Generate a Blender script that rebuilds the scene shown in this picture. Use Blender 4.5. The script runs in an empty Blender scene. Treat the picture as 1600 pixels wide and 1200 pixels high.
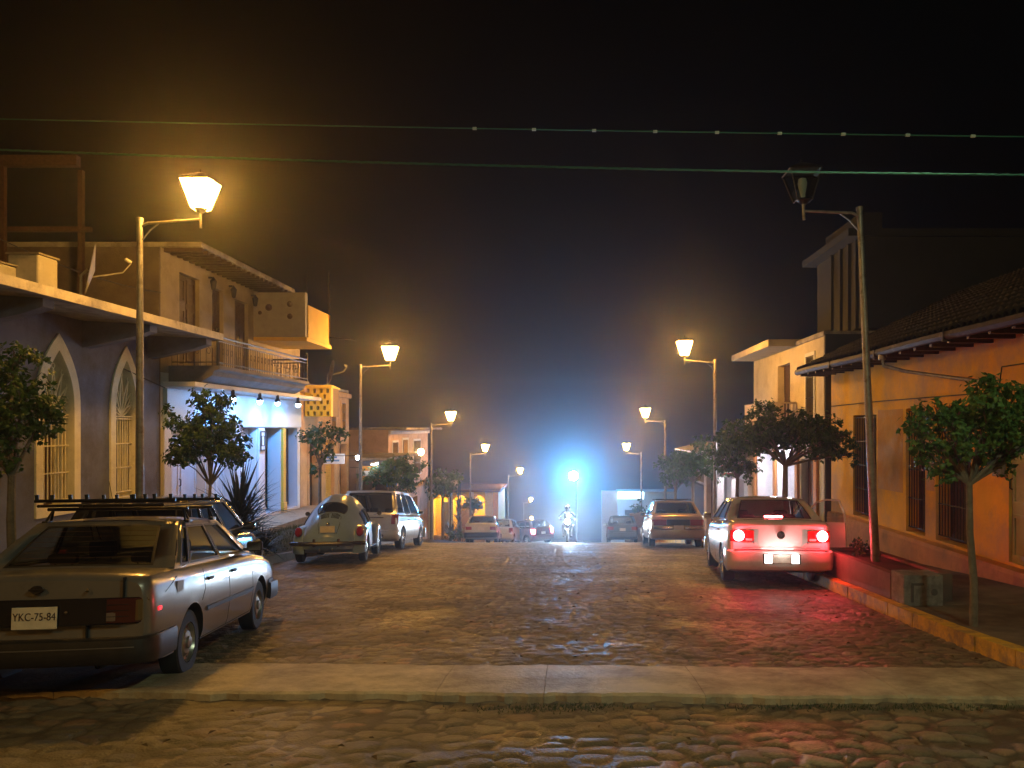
import bpy, bmesh, math, random
import numpy as np
from mathutils import Vector, Matrix
SC = bpy.context.scene
COL = SC.collection
rnd = random.Random(7)
R = math.radians
# camera eye is the origin: +Y runs down the street, the road surface lies below at -G(y)
GP = [(-30,1.1),(-12,1.3),(0,1.65),(4,1.91),(6.25,2.11),(8.6,2.33),(10.5,2.44),(13,2.57),(17.5,2.9),(21,3.24),(25,3.68),(28,4.02),(33,4.68),(40,5.72),(52,7.52),(64,9.5),(90,13.6),(128,19.4),(180,27.2),(260,36.0)]
_gx=[p[0] for p in GP]; _gy=[p[1] for p in GP]
def Gn(y):
    y=np.asarray(y,float); s=0
    for o,w in ((-1.2,1),(-.6,2),(0,3),(.6,2),(1.2,1)): s=s+w*np.interp(y+o,_gx,_gy)
    return s/9.0
def G(y): return float(Gn(y))
# ------------------------------------------------------------------ materials
MATS={}
def mat(name,col,rough=.7,metal=0.,vary=.0,scale=6.,bump=0.,bscale=40.,coat=0.,spec=.5,dirt=None,dscale=1.5,dthr=.55,streak=None):
    if name in MATS: return MATS[name]
    m=bpy.data.materials.new(name); m.use_nodes=True; nt=m.node_tree; n=nt.nodes; l=nt.links
    b=n['Principled BSDF']; b.inputs['Roughness'].default_value=rough; b.inputs['Metallic'].default_value=metal
    b.inputs['Coat Weight'].default_value=coat; b.inputs['Coat Roughness'].default_value=.08; b.inputs['Specular IOR Level'].default_value=spec
    b.inputs['Base Color'].default_value=(*col,1)
    tc=n.new('ShaderNodeTexCoord'); src=None
    if vary>0 or dirt:
        ns=n.new('ShaderNodeTexNoise'); ns.inputs['Scale'].default_value=scale; ns.inputs['Detail'].default_value=8; ns.inputs['Roughness'].default_value=.62
        l.new(tc.outputs['Object'],ns.inputs['Vector'])
        mx=n.new('ShaderNodeMix'); mx.data_type='RGBA'
        lo=[c*(1-vary) for c in col]; hi=[min(1,c*(1+vary*.6)) for c in col]
        mx.inputs['A'].default_value=(*lo,1); mx.inputs['B'].default_value=(*hi,1)
        mr=n.new('ShaderNodeMapRange'); mr.inputs['From Min'].default_value=.3; mr.inputs['From Max'].default_value=.7
        l.new(ns.outputs['Fac'],mr.inputs['Value']); l.new(mr.outputs['Result'],mx.inputs['Factor']); src=mx.outputs['Result']
    if dirt:
        n2=n.new('ShaderNodeTexNoise'); n2.inputs['Scale'].default_value=dscale; n2.inputs['Detail'].default_value=10; n2.inputs['Roughness'].default_value=.7
        if streak:
            mp=n.new('ShaderNodeMapping'); mp.inputs['Scale'].default_value=streak
            l.new(tc.outputs['Object'],mp.inputs['Vector']); l.new(mp.outputs['Vector'],n2.inputs['Vector'])
        else: l.new(tc.outputs['Object'],n2.inputs['Vector'])
        m2=n.new('ShaderNodeMapRange'); m2.inputs['From Min'].default_value=dthr-.06; m2.inputs['From Max'].default_value=dthr+.12
        l.new(n2.outputs['Fac'],m2.inputs['Value'])
        mx2=n.new('ShaderNodeMix'); mx2.data_type='RGBA'; mx2.inputs['B'].default_value=(*dirt,1)
        l.new(m2.outputs['Result'],mx2.inputs['Factor']); l.new(src,mx2.inputs['A']); src=mx2.outputs['Result']
    if src: l.new(src,b.inputs['Base Color'])
    if bump>0:
        nb=n.new('ShaderNodeTexNoise'); nb.inputs['Scale'].default_value=bscale; nb.inputs['Detail'].default_value=6
        l.new(tc.outputs['Object'],nb.inputs['Vector'])
        bp=n.new('ShaderNodeBump'); bp.inputs['Strength'].default_value=bump; bp.inputs['Distance'].default_value=.02
        l.new(nb.outputs['Fac'],bp.inputs['Height']); l.new(bp.outputs['Normal'],b.inputs['Normal'])
    MATS[name]=m; return m
def emit(name,col,s,base=(.8,.8,.8)):
    if name in MATS: return MATS[name]
    m=bpy.data.materials.new(name); m.use_nodes=True; b=m.node_tree.nodes['Principled BSDF']
    b.inputs['Base Color'].default_value=(*base,1); b.inputs['Emission Color'].default_value=(*col,1); b.inputs['Emission Strength'].default_value=s
    b.inputs['Roughness'].default_value=.4
    MATS[name]=m; return m
def glass(name,tint=(.75,.8,.78),dark=0.):
    """thin window glass: see-through with a mirror-like sheen"""
    if name in MATS: return MATS[name]
    m=bpy.data.materials.new(name); m.use_nodes=True; nt=m.node_tree; n=nt.nodes; l=nt.links
    n.remove(n['Principled BSDF']); out=n['Material Output']
    t=n.new('ShaderNodeBsdfTransparent'); t.inputs['Color'].default_value=(*[c*(1-dark) for c in tint],1)
    g=n.new('ShaderNodeBsdfGlossy'); g.inputs['Roughness'].default_value=.04; g.inputs['Color'].default_value=(1,1,1,1)
    f=n.new('ShaderNodeFresnel'); f.inputs['IOR'].default_value=1.6
    mx=n.new('ShaderNodeMixShader'); l.new(f.outputs[0],mx.inputs[0]); l.new(t.outputs[0],mx.inputs[1]); l.new(g.outputs[0],mx.inputs[2]); l.new(mx.outputs[0],out.inputs['Surface'])
    MATS[name]=m; return m
# ------------------------------------------------------------------ objects
def tag(o,label=None,cat=None,group=None,kind=None):
    if label: o['label']=label
    if cat: o['category']=cat
    if group: o['group']=group
    if kind: o['kind']=kind
    return o
def thing(name,label,cat,loc=(0,0,0),rot=(0,0,0),group=None):
    o=bpy.data.objects.new(name,None); COL.objects.link(o); o.location=loc; o.rotation_euler=rot; o.empty_display_size=.3
    return tag(o,label,cat,group)
def copy_tree(o,parent=None):
    c=o.copy(); COL.objects.link(c)
    if parent: c.parent=parent
    for ch in list(o.children): copy_tree(ch,c)
    return c
def wloc(p):
    v=Vector((0,0,0))
    while p is not None: v=v+Vector(p.location); p=p.parent
    return v
class MB:
    """collects shapes and links them as one mesh object"""
    def __init__(s): s.v=[]; s.f=[]; s.m=[]; s.sm=[]
    def add(s,verts,faces,mi=0,smooth=False):
        b=len(s.v); s.v+= [tuple(p) for p in verts]
        for f in faces: s.f.append([b+i for i in f]); s.m.append(mi); s.sm.append(smooth)
        return s
    def box(s,x0,x1,y0,y1,z0,z1,mi=0,bev=0.):
        if x0>x1:x0,x1=x1,x0
        if y0>y1:y0,y1=y1,y0
        if z0>z1:z0,z1=z1,z0
        if bev<=0:
            v=[(x,y,z) for z in (z0,z1) for y in (y0,y1) for x in (x0,x1)]
            return s.add(v,[(0,2,3,1),(4,5,7,6),(0,1,5,4),(2,6,7,3),(0,4,6,2),(1,3,7,5)],mi)
        bm=bmesh.new(); bmesh.ops.create_cube(bm,size=1)
        for q in bm.verts: q.co=Vector(((x0+x1)/2+q.co.x*(x1-x0),(y0+y1)/2+q.co.y*(y1-y0),(z0+z1)/2+q.co.z*(z1-z0)))
        bmesh.ops.bevel(bm,geom=bm.edges[:],offset=min(bev,.45*min(x1-x0,y1-y0,z1-z0)),segments=2,affect='EDGES',profile=.5)
        bm.verts.index_update(); s.add([q.co[:] for q in bm.verts],[[q.index for q in f.verts] for f in bm.faces],mi); bm.free(); return s
    def tube(s,pts,r,n=8,mi=0,cap=True,smooth=True):
        pts=[Vector(p) for p in pts]; rs=r if isinstance(r,(list,tuple)) else [r]*len(pts)
        vs=[]; up=None
        for i,p in enumerate(pts):
            d=(pts[min(i+1,len(pts)-1)]-pts[max(i-1,0)]).normalized()
            if up is None: up=Vector((0,0,1)) if abs(d.z)<.9 else Vector((1,0,0))
            a=d.cross(up).normalized(); b=a.cross(d).normalized(); up=b
            for k in range(n):
                t=2*math.pi*k/n; vs.append(p+a*math.cos(t)*rs[i]+b*math.sin(t)*rs[i])
        fs=[]
        for i in range(len(pts)-1):
            for k in range(n): fs.append((i*n+k,i*n+(k+1)%n,(i+1)*n+(k+1)%n,(i+1)*n+k))
        s.add(vs,fs,mi,smooth)
        if cap: s.add(vs[:n],[tuple(range(n))],mi); s.add(vs[-n:],[tuple(range(n))[::-1]],mi)
        return s
    def lathe(s,prof,n=24,axis='z',c=(0,0,0),mi=0,smooth=True,mis=None):
        """prof: (radius, height) pairs turned round an axis through c"""
        vs=[]
        for r,h in prof:
            for k in range(n):
                t=2*math.pi*k/n; a,b=r*math.cos(t),r*math.sin(t)
                p=(a,b,h) if axis=='z' else ((h,a,b) if axis=='x' else (a,h,b))
                vs.append((p[0]+c[0],p[1]+c[1],p[2]+c[2]))
        base=len(s.v); s.v+=vs
        for i in range(len(prof)-1):
            for k in range(n):
                s.f.append([base+i*n+k,base+i*n+(k+1)%n,base+(i+1)*n+(k+1)%n,base+(i+1)*n+k]); s.m.append(mis[i] if mis else mi); s.sm.append(smooth)
        return s
    def prism(s,poly,a,b,axis='x',mi=0,smooth=False):
        """flat outline (two coordinates) extruded from a to b along axis"""
        n=len(poly)
        def P(p,h): return (h,p[0],p[1]) if axis=='x' else ((p[0],h,p[1]) if axis=='y' else (p[0],p[1],h))
        v=[P(p,a) for p in poly]+[P(p,b) for p in poly]
        f=[tuple(range(n))[::-1],tuple(range(n,2*n))]+[(i,(i+1)%n,n+(i+1)%n,n+i) for i in range(n)]
        return s.add(v,f,mi,smooth)
    def ring(s,outer,inner,a,b,axis='x',mi=0):
        n=len(outer)
        def P(p,h): return (h,p[0],p[1]) if axis=='x' else ((p[0],h,p[1]) if axis=='y' else (p[0],p[1],h))
        v=[P(p,a) for p in outer]+[P(p,a) for p in inner]+[P(p,b) for p in outer]+[P(p,b) for p in inner]
        f=[]
        for i in range(n):
            j=(i+1)%n
            f+=[(i,j,n+j,n+i),(2*n+i,3*n+i,3*n+j,2*n+j),(i,2*n+i,2*n+j,j),(n+i,n+j,3*n+j,3*n+i)]
        return s.add(v,f,mi)
    def grid(s,rows,mi=0,smooth=True,flip=False,closed=False):
        nr=len(rows); nc=len(rows[0]); b=[p for r in rows for p in r]; f=[]
        for i in range(nr-1):
            for k in range(nc if closed else nc-1):
                q=(i*nc+k,i*nc+(k+1)%nc,(i+1)*nc+(k+1)%nc,(i+1)*nc+k); f.append(q[::-1] if flip else q)
        return s.add(b,f,mi,smooth)
    def mesh(s,name,mats):
        me=bpy.data.meshes.new(name); me.from_pydata(s.v,[],s.f)
        for m in (mats if isinstance(mats,(list,tuple)) else [mats]): me.materials.append(m)
        me.polygons.foreach_set('material_index',s.m); me.polygons.foreach_set('use_smooth',s.sm)
        me.update(); return me
    def build(s,name,mats,parent=None,world=False,angle=35,fixn=True):
        if world and parent is not None:
            w=wloc(parent); s.v=[(p[0]-w.x,p[1]-w.y,p[2]-w.z) for p in s.v]
        me=s.mesh(name,mats)
        if fixn:
            bm=bmesh.new(); bm.from_mesh(me); bmesh.ops.remove_doubles(bm,verts=bm.verts,dist=1e-5); bmesh.ops.recalc_face_normals(bm,faces=bm.faces); bm.to_mesh(me); bm.free()
        if any(s.sm): me.set_sharp_from_angle(angle=R(angle))
        o=bpy.data.objects.new(name,me); COL.objects.link(o)
        if parent is not None: o.parent=parent
        return o
def text_mesh(name,txt,size,m,parent,loc,rot,depth=.002,sx=1.):
    cu=bpy.data.curves.new(name,'FONT'); cu.body=txt; cu.size=size; cu.align_x='CENTER'; cu.align_y='CENTER'; cu.extrude=depth
    t=bpy.data.objects.new('t',cu); COL.objects.link(t)
    dg=bpy.context.evaluated_depsgraph_get(); me=bpy.data.meshes.new_from_object(t.evaluated_get(dg)); bpy.data.objects.remove(t)
    me.materials.clear(); me.materials.append(m)
    o=bpy.data.objects.new(name,me); COL.objects.link(o); o.parent=parent; o.location=loc; o.rotation_euler=rot; o.scale=(sx,1,1); return o
def boolean(o,cut,op='DIFFERENCE'):
    md=o.modifiers.new('b','BOOLEAN'); md.object=cut; md.operation=op; md.solver='EXACT'
    dg=bpy.context.evaluated_depsgraph_get(); dg.update(); me=bpy.data.meshes.new_from_object(o.evaluated_get(dg))
    o.modifiers.clear(); o.data=me; bpy.data.objects.remove(cut)
# shared materials
M_metal=mat('galvanised steel',(.32,.31,.28),.5,.6,vary=.3,scale=9,dirt=(.12,.07,.04),dscale=5,dthr=.6)
M_iron=mat('dark iron',(.03,.028,.027),.5,.5,vary=.3)
M_black=mat('black rubber trim',(.012,.012,.012),.6)
M_tyre=mat('tyre rubber',(.018,.018,.018),.8,vary=.3,scale=20)
M_chrome=mat('chrome',(.75,.75,.75),.12,1.)
M_rim=mat('brushed rim',(.45,.45,.44),.32,.85,vary=.2)
M_white=mat('white painted plaster',(.72,.70,.66),.75,vary=.12,scale=3,bump=.15,dirt=(.45,.42,.36),dscale=1.2,dthr=.62)
M_wood=mat('dark weathered wood',(.075,.038,.02),.6,vary=.45,scale=14,bump=.3)
M_glass=glass('clear glass')
M_cglass=glass('car glass',(.55,.6,.56))
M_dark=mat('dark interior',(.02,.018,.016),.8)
# ------------------------------------------------------------------ ground
def hash2(i,j,k):
    n=(i.astype(np.int64)*73856093)^(j.astype(np.int64)*19349663)^(k*83492791)
    n=(n^(n>>13))*1274126177; n=n&0x7fffffff; n=(n^(n>>16))&0xffffff
    return n/float(0xffffff)
def stones(X,Y,sx=.21,sy=.17):
    """height and tint of rounded river stones: a jittered cell pattern"""
    wx=X+.05*np.sin(Y*2.1+X*1.3)+.03*np.sin(X*5.+1.7*Y); wy=Y+.05*np.sin(X*1.7-Y*.9)
    u=wx/sx; v=wy/sy; v=v+.5*(np.floor(u)%2)
    iu=np.floor(u); iv=np.floor(v); F1=np.full(X.shape,9.); F2=np.full(X.shape,9.); T=np.zeros(X.shape); D=np.zeros(X.shape)
    for a in (-1,0,1):
        for b in (-1,0,1):
            cu=iu+a; cv=iv+b
            px=cu+.5+.62*(hash2(cu,cv,1)-.5)*1.3; py=cv+.5+.62*(hash2(cu,cv,2)-.5)*1.3
            w=.70+.75*hash2(cu,cv,3)
            d=np.sqrt((u-px)**2+(v-py)**2)*w
            m=d<F1
            F2=np.where(m,F1,np.minimum(F2,d)); T=np.where(m,hash2(cu,cv,4),T); D=np.where(m,hash2(cu,cv,5),D); F1=np.where(m,d,F1)
    e=np.clip((F2-F1)/.42,0,1)
    rd=np.clip(1-np.power(F1/.78,2.6),0,1); dome=(1-np.power(1-e,2.2))*(.35+.65*rd)
    return dome,T,D
def vnoise(X,Y,s,k=9):
    u=X/s; v=Y/s; i=np.floor(u); j=np.floor(v); fu=u-i; fv=v-j; fu=fu*fu*(3-2*fu); fv=fv*fv*(3-2*fv)
    a=hash2(i,j,k)*(1-fu)+hash2(i+1,j,k)*fu; b=hash2(i,j+1,k)*(1-fu)+hash2(i+1,j+1,k)*fu
    return a*(1-fv)+b*fv
def road_mat():
    m=bpy.data.materials.new('river cobbles'); m.use_nodes=True; nt=m.node_tree; n=nt.nodes; l=nt.links; b=n['Principled BSDF']
    at=n.new('ShaderNodeAttribute'); at.attribute_name='stone'
    sp=n.new('ShaderNodeSeparateColor'); l.new(at.outputs['Color'],sp.inputs[0])
    cr=n.new('ShaderNodeValToRGB'); e=cr.color_ramp.elements; e[0].position=0; e[0].color=(.13,.105,.068,1); e[1].position=1; e[1].color=(.33,.28,.19,1)
    for p,c in ((.3,(.20,.16,.10)),(.55,(.16,.14,.11)),(.8,(.26,.205,.13)),(.93,(.28,.16,.10))):
        q=cr.color_ramp.elements.new(p); q.color=(*c,1)
    l.new(sp.outputs[0],cr.inputs[0])
    tc=n.new('ShaderNodeTexCoord'); ns=n.new('ShaderNodeTexNoise'); ns.inputs['Scale'].default_value=22; ns.inputs['Detail'].default_value=8; l.new(tc.outputs['Object'],ns.inputs['Vector'])
    mr=n.new('ShaderNodeMapRange'); mr.inputs['To Min'].default_value=.6; mr.inputs['To Max'].default_value=1.35; l.new(ns.outputs['Fac'],mr.inputs['Value'])
    vm=n.new('ShaderNodeVectorMath'); vm.operation='SCALE'; l.new(cr.outputs[0],vm.inputs[0]); l.new(mr.outputs[0],vm.inputs['Scale'])
    mx=n.new('ShaderNodeMix'); mx.data_type='RGBA'; mx.inputs['A'].default_value=(.085,.064,.042,1); l.new(sp.outputs[1],mx.inputs['Factor']); l.new(vm.outputs[0],mx.inputs['B'])
    n4=n.new('ShaderNodeTexNoise'); n4.inputs['Scale'].default_value=.8; n4.inputs['Detail'].default_value=9; n4.inputs['Roughness'].default_value=.65; l.new(tc.outputs['Object'],n4.inputs['Vector'])
    m4=n.new('ShaderNodeMapRange'); m4.inputs['From Min'].default_value=.45; m4.inputs['From Max'].default_value=.68; m4.inputs['To Max'].default_value=.75; l.new(n4.outputs['Fac'],m4.inputs['Value'])
    mx2=n.new('ShaderNodeMix'); mx2.data_type='RGBA'; mx2.inputs['B'].default_value=(.12,.098,.062,1); l.new(m4.outputs[0],mx2.inputs['Factor']); l.new(mx.outputs['Result'],mx2.inputs['A'])
    l.new(mx2.outputs['Result'],b.inputs['Base Color'])
    n3=n.new('ShaderNodeTexNoise'); n3.inputs['Scale'].default_value=1.1; n3.inputs['Detail'].default_value=6; l.new(tc.outputs['Object'],n3.inputs['Vector'])
    mr2=n.new('ShaderNodeMapRange'); mr2.inputs['From Min'].default_value=.3; mr2.inputs['From Max'].default_value=.7; mr2.inputs['To Min'].default_value=.36; mr2.inputs['To Max'].default_value=.72; l.new(n3.outputs['Fac'],mr2.inputs['Value'])
    l.new(mr2.outputs[0],b.inputs['Roughness'])
    nb=n.new('ShaderNodeTexNoise'); nb.inputs['Scale'].default_value=55; nb.inputs['Detail'].default_value=5; l.new(tc.outputs['Object'],nb.inputs['Vector'])
    bp=n.new('ShaderNodeBump'); bp.inputs['Strength'].default_value=.9; bp.inputs['Distance'].default_value=.012; l.new(nb.outputs['Fac'],bp.inputs['Height']); l.new(bp.outputs['Normal'],b.inputs['Normal'])
    return m
def np_grid(name,X,Y,Z,m,attr=None,kind='structure'):
    nr,nc=X.shape; me=bpy.data.meshes.new(name); me.vertices.add(nr*nc)
    me.vertices.foreach_set('co',np.stack([X,Y,Z],-1).astype(np.float32).ravel())
    i,j=np.meshgrid(np.arange(nr-1),np.arange(nc-1),indexing='ij'); a=(i*nc+j).ravel()
    q=np.stack([a,a+1,a+nc+1,a+nc],-1).astype(np.int32); nf=len(a)
    me.loops.add(nf*4); me.loops.foreach_set('vertex_index',q.ravel()); me.polygons.add(nf)
    me.polygons.foreach_set('loop_start',np.arange(0,nf*4,4,dtype=np.int32)); me.update(calc_edges=True)
    me.polygons.foreach_set('use_smooth',np.ones(nf,bool)); me.materials.append(m)
    if attr is not None:
        ca=me.color_attributes.new('stone','FLOAT_COLOR','POINT'); ca.data.foreach_set('color',attr.astype(np.float32).ravel())
    o=bpy.data.objects.new(name,me); COL.objects.link(o); tag(o,kind=kind); return o
XL,XR=-6.4,4.17
def make_road():
    nr,nc=860,560
    ys=3.0*np.exp(np.linspace(0,math.log(60/3.0),nr)); xs=np.linspace(XL-.1,XR+.1,nc)
    X,Y=np.meshgrid(xs,ys)
    big=Y<6.3                                    # larger flat stones in front of the strip
    h1,t1,d1=stones(X,Y,.235,.185); h2,t2,d2=stones(X,Y,.19,.145)
    h=np.where(big,h1,h2); t=np.where(big,t1,t2); d=np.where(big,d1,d2)
    amp=np.where(big,.027,.027)*(1-.35*vnoise(X,Y,.9,11))
    sand=np.clip((vnoise(X,Y,.8,5)-.48)*3.5,0,1)*np.clip((vnoise(X,Y,.11,6)-.2)*3,0,1)   # gaps filled up with earth
    fill=.5*sand+.30
    Z=-Gn(Y)+np.maximum(h,fill)*amp+(d-.5)*.014*h-.03+.03*(vnoise(X,Y,1.7,3)-.5)
    mask=np.clip((h-fill)*4,0,1)
    # a narrow channel of flat square setts down the middle
    ctr=(np.abs(X-.05)<.45)&(Y>7.4); mask=np.where(ctr,np.maximum(mask,.75),mask)
    A=np.stack([t,mask,np.zeros_like(t),np.ones_like(t)],-1)
    np_grid('road',X,Y,Z,road_mat(),A)
make_road()
M_earth=mat('packed earth',(.06,.045,.03),.9,vary=.4,scale=2,bump=.4)
def sheet(name,x0,x1,y0,y1,dz,m,step=1.,kind='structure',nx=2):
    ys=np.arange(y0,y1+1e-6,step); xs=np.linspace(x0,x1,nx); X,Y=np.meshgrid(xs,ys); Z=-Gn(Y)+dz
    return np_grid(name,X,Y,Z,m,None,kind)
sheet('ground',-160,160,-29,259,-.16,M_earth,2.,nx=3)
sheet('road_approach',XL,XR,-28,3.02,-.02,mat('worn cobbles behind',(.15,.12,.09),.6,vary=.4,scale=8,bump=.6,bscale=9),.5)
sheet('road_descent',XL,XR,59.9,258,-.02,MATS['worn cobbles behind'],2.)
M_pave=mat('sidewalk concrete',(.17,.15,.12),.75,vary=.3,scale=2.5,bump=.35,bscale=30,dirt=(.07,.055,.04),dscale=1.1,dthr=.5)
M_kerb=mat('yellow kerb paint',(.72,.44,.03),.65,vary=.3,scale=5,bump=.5,dirt=(.20,.15,.09),dscale=3,dthr=.53)
M_kerbg=mat('bare kerb concrete',(.24,.21,.17),.75,vary=.3,scale=5,bump=.3)
def strip(name,x0,x1,y0,y1,zt,zb,m,step=1.,kind='structure',wob=0.,jt=0):
    """a raised slab that follows the slope, with top, two sides and ends"""
    mb=MB(); n=int(round((y1-y0)/step)); rr=random.Random(3)
    for i in range(n):
        a=y0+(y1-y0)*i/n; b=y0+(y1-y0)*(i+1)/n; g=.012 if jt else 0
        ga,gb=G(a),G(b); w=rr.uniform(-wob,wob); e=rr.uniform(-wob,wob)
        v=[(x0+e,a,-ga+zb),(x1,a,-ga+zb),(x1,b-g,-gb+zb),(x0+e,b-g,-gb+zb),(x0+e,a,-ga+zt+w),(x1,a,-ga+zt+w),(x1,b-g,-gb+zt+w),(x0+e,b-g,-gb+zt+w)]
        mb.add(v,[(3,2,1,0),(4,5,6,7),(0,1,5,4),(2,3,7,6),(3,0,4,7),(1,2,6,5)])
    o=mb.build(name,m,fixn=False); return tag(o,kind=kind)
strip('kerb',4.17,4.35,-12,60,.15,-.15,M_kerb,.75,wob=.006,jt=1)
strip('sidewalk',4.36,7.3,-12,60,.135,-.15,M_pave,1.5,wob=.004,jt=1)
strip('kerb',-6.55,-6.37,-12,60,.15,-.15,M_kerbg,1.,wob=.005,jt=1)
strip('sidewalk',-9.2,-6.56,-12,60,.13,-.15,M_pave,1.5,wob=.004,jt=1)
# the pale concrete strip across the road (slightly skewed, cracked into slabs)
def cross_strip():
    M=mat('pale concrete strip',(.56,.47,.32),.62,vary=.3,scale=2.2,bump=.5,bscale=25,dirt=(.25,.20,.13),dscale=1.3,dthr=.50)
    mb=MB(); xs=[-6.3,-4.1,-2.6,-1.05,-.2,1.05,1.62,2.6,3.4,4.14]; rr=random.Random(5)
    def yb(x): return 6.22-.032*(x)+.02*math.sin(x*3)
    def yf(x): return 7.34-.03*(x)+.02*math.sin(x*2.3+1)
    for i in range(len(xs)-1):
        a,b=xs[i]+.002,xs[i+1]-.002; n=14; dz=rr.uniform(-.002,.003)
        rows=[]
        for t,lift in ((0,-.10),(.0,.028),(.03,.045),(.5,.055),(.97,.045),(1,.025),(1,-.1)):
            row=[]
            for k in range(n+1):
                x=a+(b-a)*k/n; y=yb(x)+(yf(x)-yb(x))*t+(.022*math.sin(x*17+t*9)*math.sin(x*7.3)+.012*math.sin(x*41))*(1 if t in (0,.0,1,.03,.97) else 0); row.append((x,y,-G(y)+lift+dz))
            rows.append(row)
        mb.grid(rows,smooth=False)
        for s_ in (0,-1): mb.add([r[s_] for r in rows],[tuple(range(len(rows)))])
    tag(mb.build('concrete_strip',M),kind='structure')
cross_strip()
# fallen leaves and bits of litter on the stones
def litter():
    mb=MB(); rr=random.Random(11)
    for _ in range(260):
        y=3.4+rr.random()**1.5*14; x=rr.uniform(-3,4.1) if rr.random()<.6 else rr.uniform(3.3,4.1); s=rr.uniform(.012,.04); a=rr.uniform(0,6.3); z=-G(y)+.012
        c,q=math.cos(a)*s,math.sin(a)*s
        mb.add([(x-c,y-q,z),(x+q*.5,y-c*.5,z+s*.5),(x+c,y+q,z+.004),(x-q*.5,y+c*.5,z+s*.3)],[(0,1,2,3)])
    tag(mb.build('fallen_leaves',mat('dry leaf',(.10,.06,.02),.7,vary=.4,scale=30),fixn=False),kind='stuff')
    mb=MB()
    for cx,cy,w in ((3.05,4.55,.16),(1.7,4.5,.2),(-.3,5.95,.5),(1.9,6.0,.8),(2.9,5.98,.6),(.1,6.02,.4)):
        for _ in range(int(260*w)+40):
            x=cx+rr.gauss(0,w*.5); y=cy+rr.gauss(0,.05); z=-G(y)-.005; h=rr.uniform(.01,.035); dx=rr.uniform(-.02,.02)
            mb.add([(x-.004,y,z),(x+.004,y,z),(x+dx,y+rr.uniform(-.02,.02),z+h)],[(0,1,2)])
    tag(mb.build('weeds',mat('weed green',(.05,.07,.02),.7),fixn=False),kind='stuff')
litter()
# ------------------------------------------------------------------ street lamps
E_sod=emit('sodium lamp glow',(1.,.47,.075),330.)
E_cool=emit('cool lamp glow',(.85,1.,.62),270.)
E_flood=emit('blue white floodlight glow',(.10,.46,1.),3000.)
def sq(w,z): return [(-w/2,-w/2,z),(w/2,-w/2,z),(w/2,w/2,z),(-w/2,w/2,z)]
def make_lamp(lit=E_sod,arm=.97,H=5.75,side=1,brace=True):
    """pole with an arm reaching out over the road (local +X * side) and a flared lantern on its tip"""
    t=thing('street_lamp','x','street lamp')
    mb=MB(); mb.tube([(0,0,-.3),(0,0,.9),(0,0,H)],[.075,.065,.045],12); mb.lathe([(0,.0),(.14,.0),(.14,.03),(.085,.05),(.08,.16),(0,.16)],12); mb.lathe([(.05,H-.02),(.055,H),(.055,H+.04),(0,H+.06)],12); mb.build('pole',M_metal,t)
    mb=MB(); mb.tube([(0,0,H-.1),(side*.12,0,H-.045),(side*arm,0,H+.02)],[.026,.024,.02],8); mb.tube([(side*arm,0,H-.12),(side*arm,0,H+.14)],.024,8)
    mb.build('arm',M_metal,t)
    if brace:
        mb=MB(); mb.tube([(0,0,H-.36),(side*.16,0,H-.16),(side*.30,0,H-.05)],.012,6); mb.build('brace',M_metal,t)
    L=MB(); z0=H+.16; x=side*arm
    def fr(w,z): return [(x+a,b,c) for a,b,c in sq(w,z)]
    lo,hi=fr(.23,z0+.015),fr(.47,z0+.46)
    for k in range(4):
        L.tube([lo[k],hi[k]],.011,5); L.tube([lo[k],lo[(k+1)%4]],.011,5); L.tube([hi[k],hi[(k+1)%4]],.014,5)
    L.lathe([(0,z0-.04),(.05,z0-.04),(.07,z0),(.12,z0+.03),(0,z0+.03)],8,c=(x,0,0))
    lan=L.build('lantern',M_iron,t)
    C=MB(); v=fr(.50,z0+.465)+fr(.48,z0+.48)+fr(.2,z0+.56)+fr(.05,z0+.6)
    C.add(v,[(3,2,1,0)]+[(r*4+k,r*4+(k+1)%4,r*4+4+(k+1)%4,r*4+4+k) for r in range(3) for k in range(4)]+[(12,13,14,15)]); C.tube([(x,0,z0+.59),(x,0,z0+.65)],.012,6)
    C.build('lantern_cap',M_iron,lan)
    Gm=MB(); v=fr(.21,z0+.02)+fr(.45,z0+.455)
    if lit is not None:
        Gm.add(v,[(0,1,2,3),(4,5,6,7)]+[(k,(k+1)%4,4+(k+1)%4,4+k) for k in range(4)]); Gm.build('lantern_glass',lit,lan)
    else:
        Gm.add(v,[(k,(k+1)%4,4+(k+1)%4,4+k) for k in range(4)]); Gm.build('lantern_glass',glass('frosty glass',(.6,.65,.6)),lan,fixn=False)
        Bm=MB(); Bm.lathe([(.0,z0+.06),(.035,z0+.07),(.04,z0+.12),(.065,z0+.22),(.075,z0+.28),(.06,z0+.35),(0,z0+.38)],12,c=(x,0,0)); Bm.build('bulb',mat('pearl bulb',(.85,.85,.82),.1),lan)
    return t
GL='sodium street lamps along both kerbs'
lampL=make_lamp(side=1); lampR=make_lamp(side=-1)
XLL,XRL=-6.85,4.62
LB=[(12.75,'tall sodium lamp nearest the camera on the left kerb, glowing brightest of all'),
 (26.2,'lit sodium lamp on the left kerb just past the balcony house'),
 (39.6,'lit sodium lamp behind the silver van, in front of the orange lit house'),
 (52.,'lit sodium lamp on the left kerb in front of the yellow house')]
for i,(d,lb) in enumerate(LB):
    o=lampL if i==0 else copy_tree(lampL); o.location=(XLL if d<50 else -6.45,d,-G(d)+.13); tag(o,lb,'street lamp',GL)
RB=[(25.4,'lit sodium lamp on the right kerb behind the red lit sedan'),
 (38.6,'second lit sodium lamp on the right kerb, above the golden tan sedan'),
 (51.5,'farthest lit sodium lamp on the right kerb, beside the glowing shop sign')]
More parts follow.
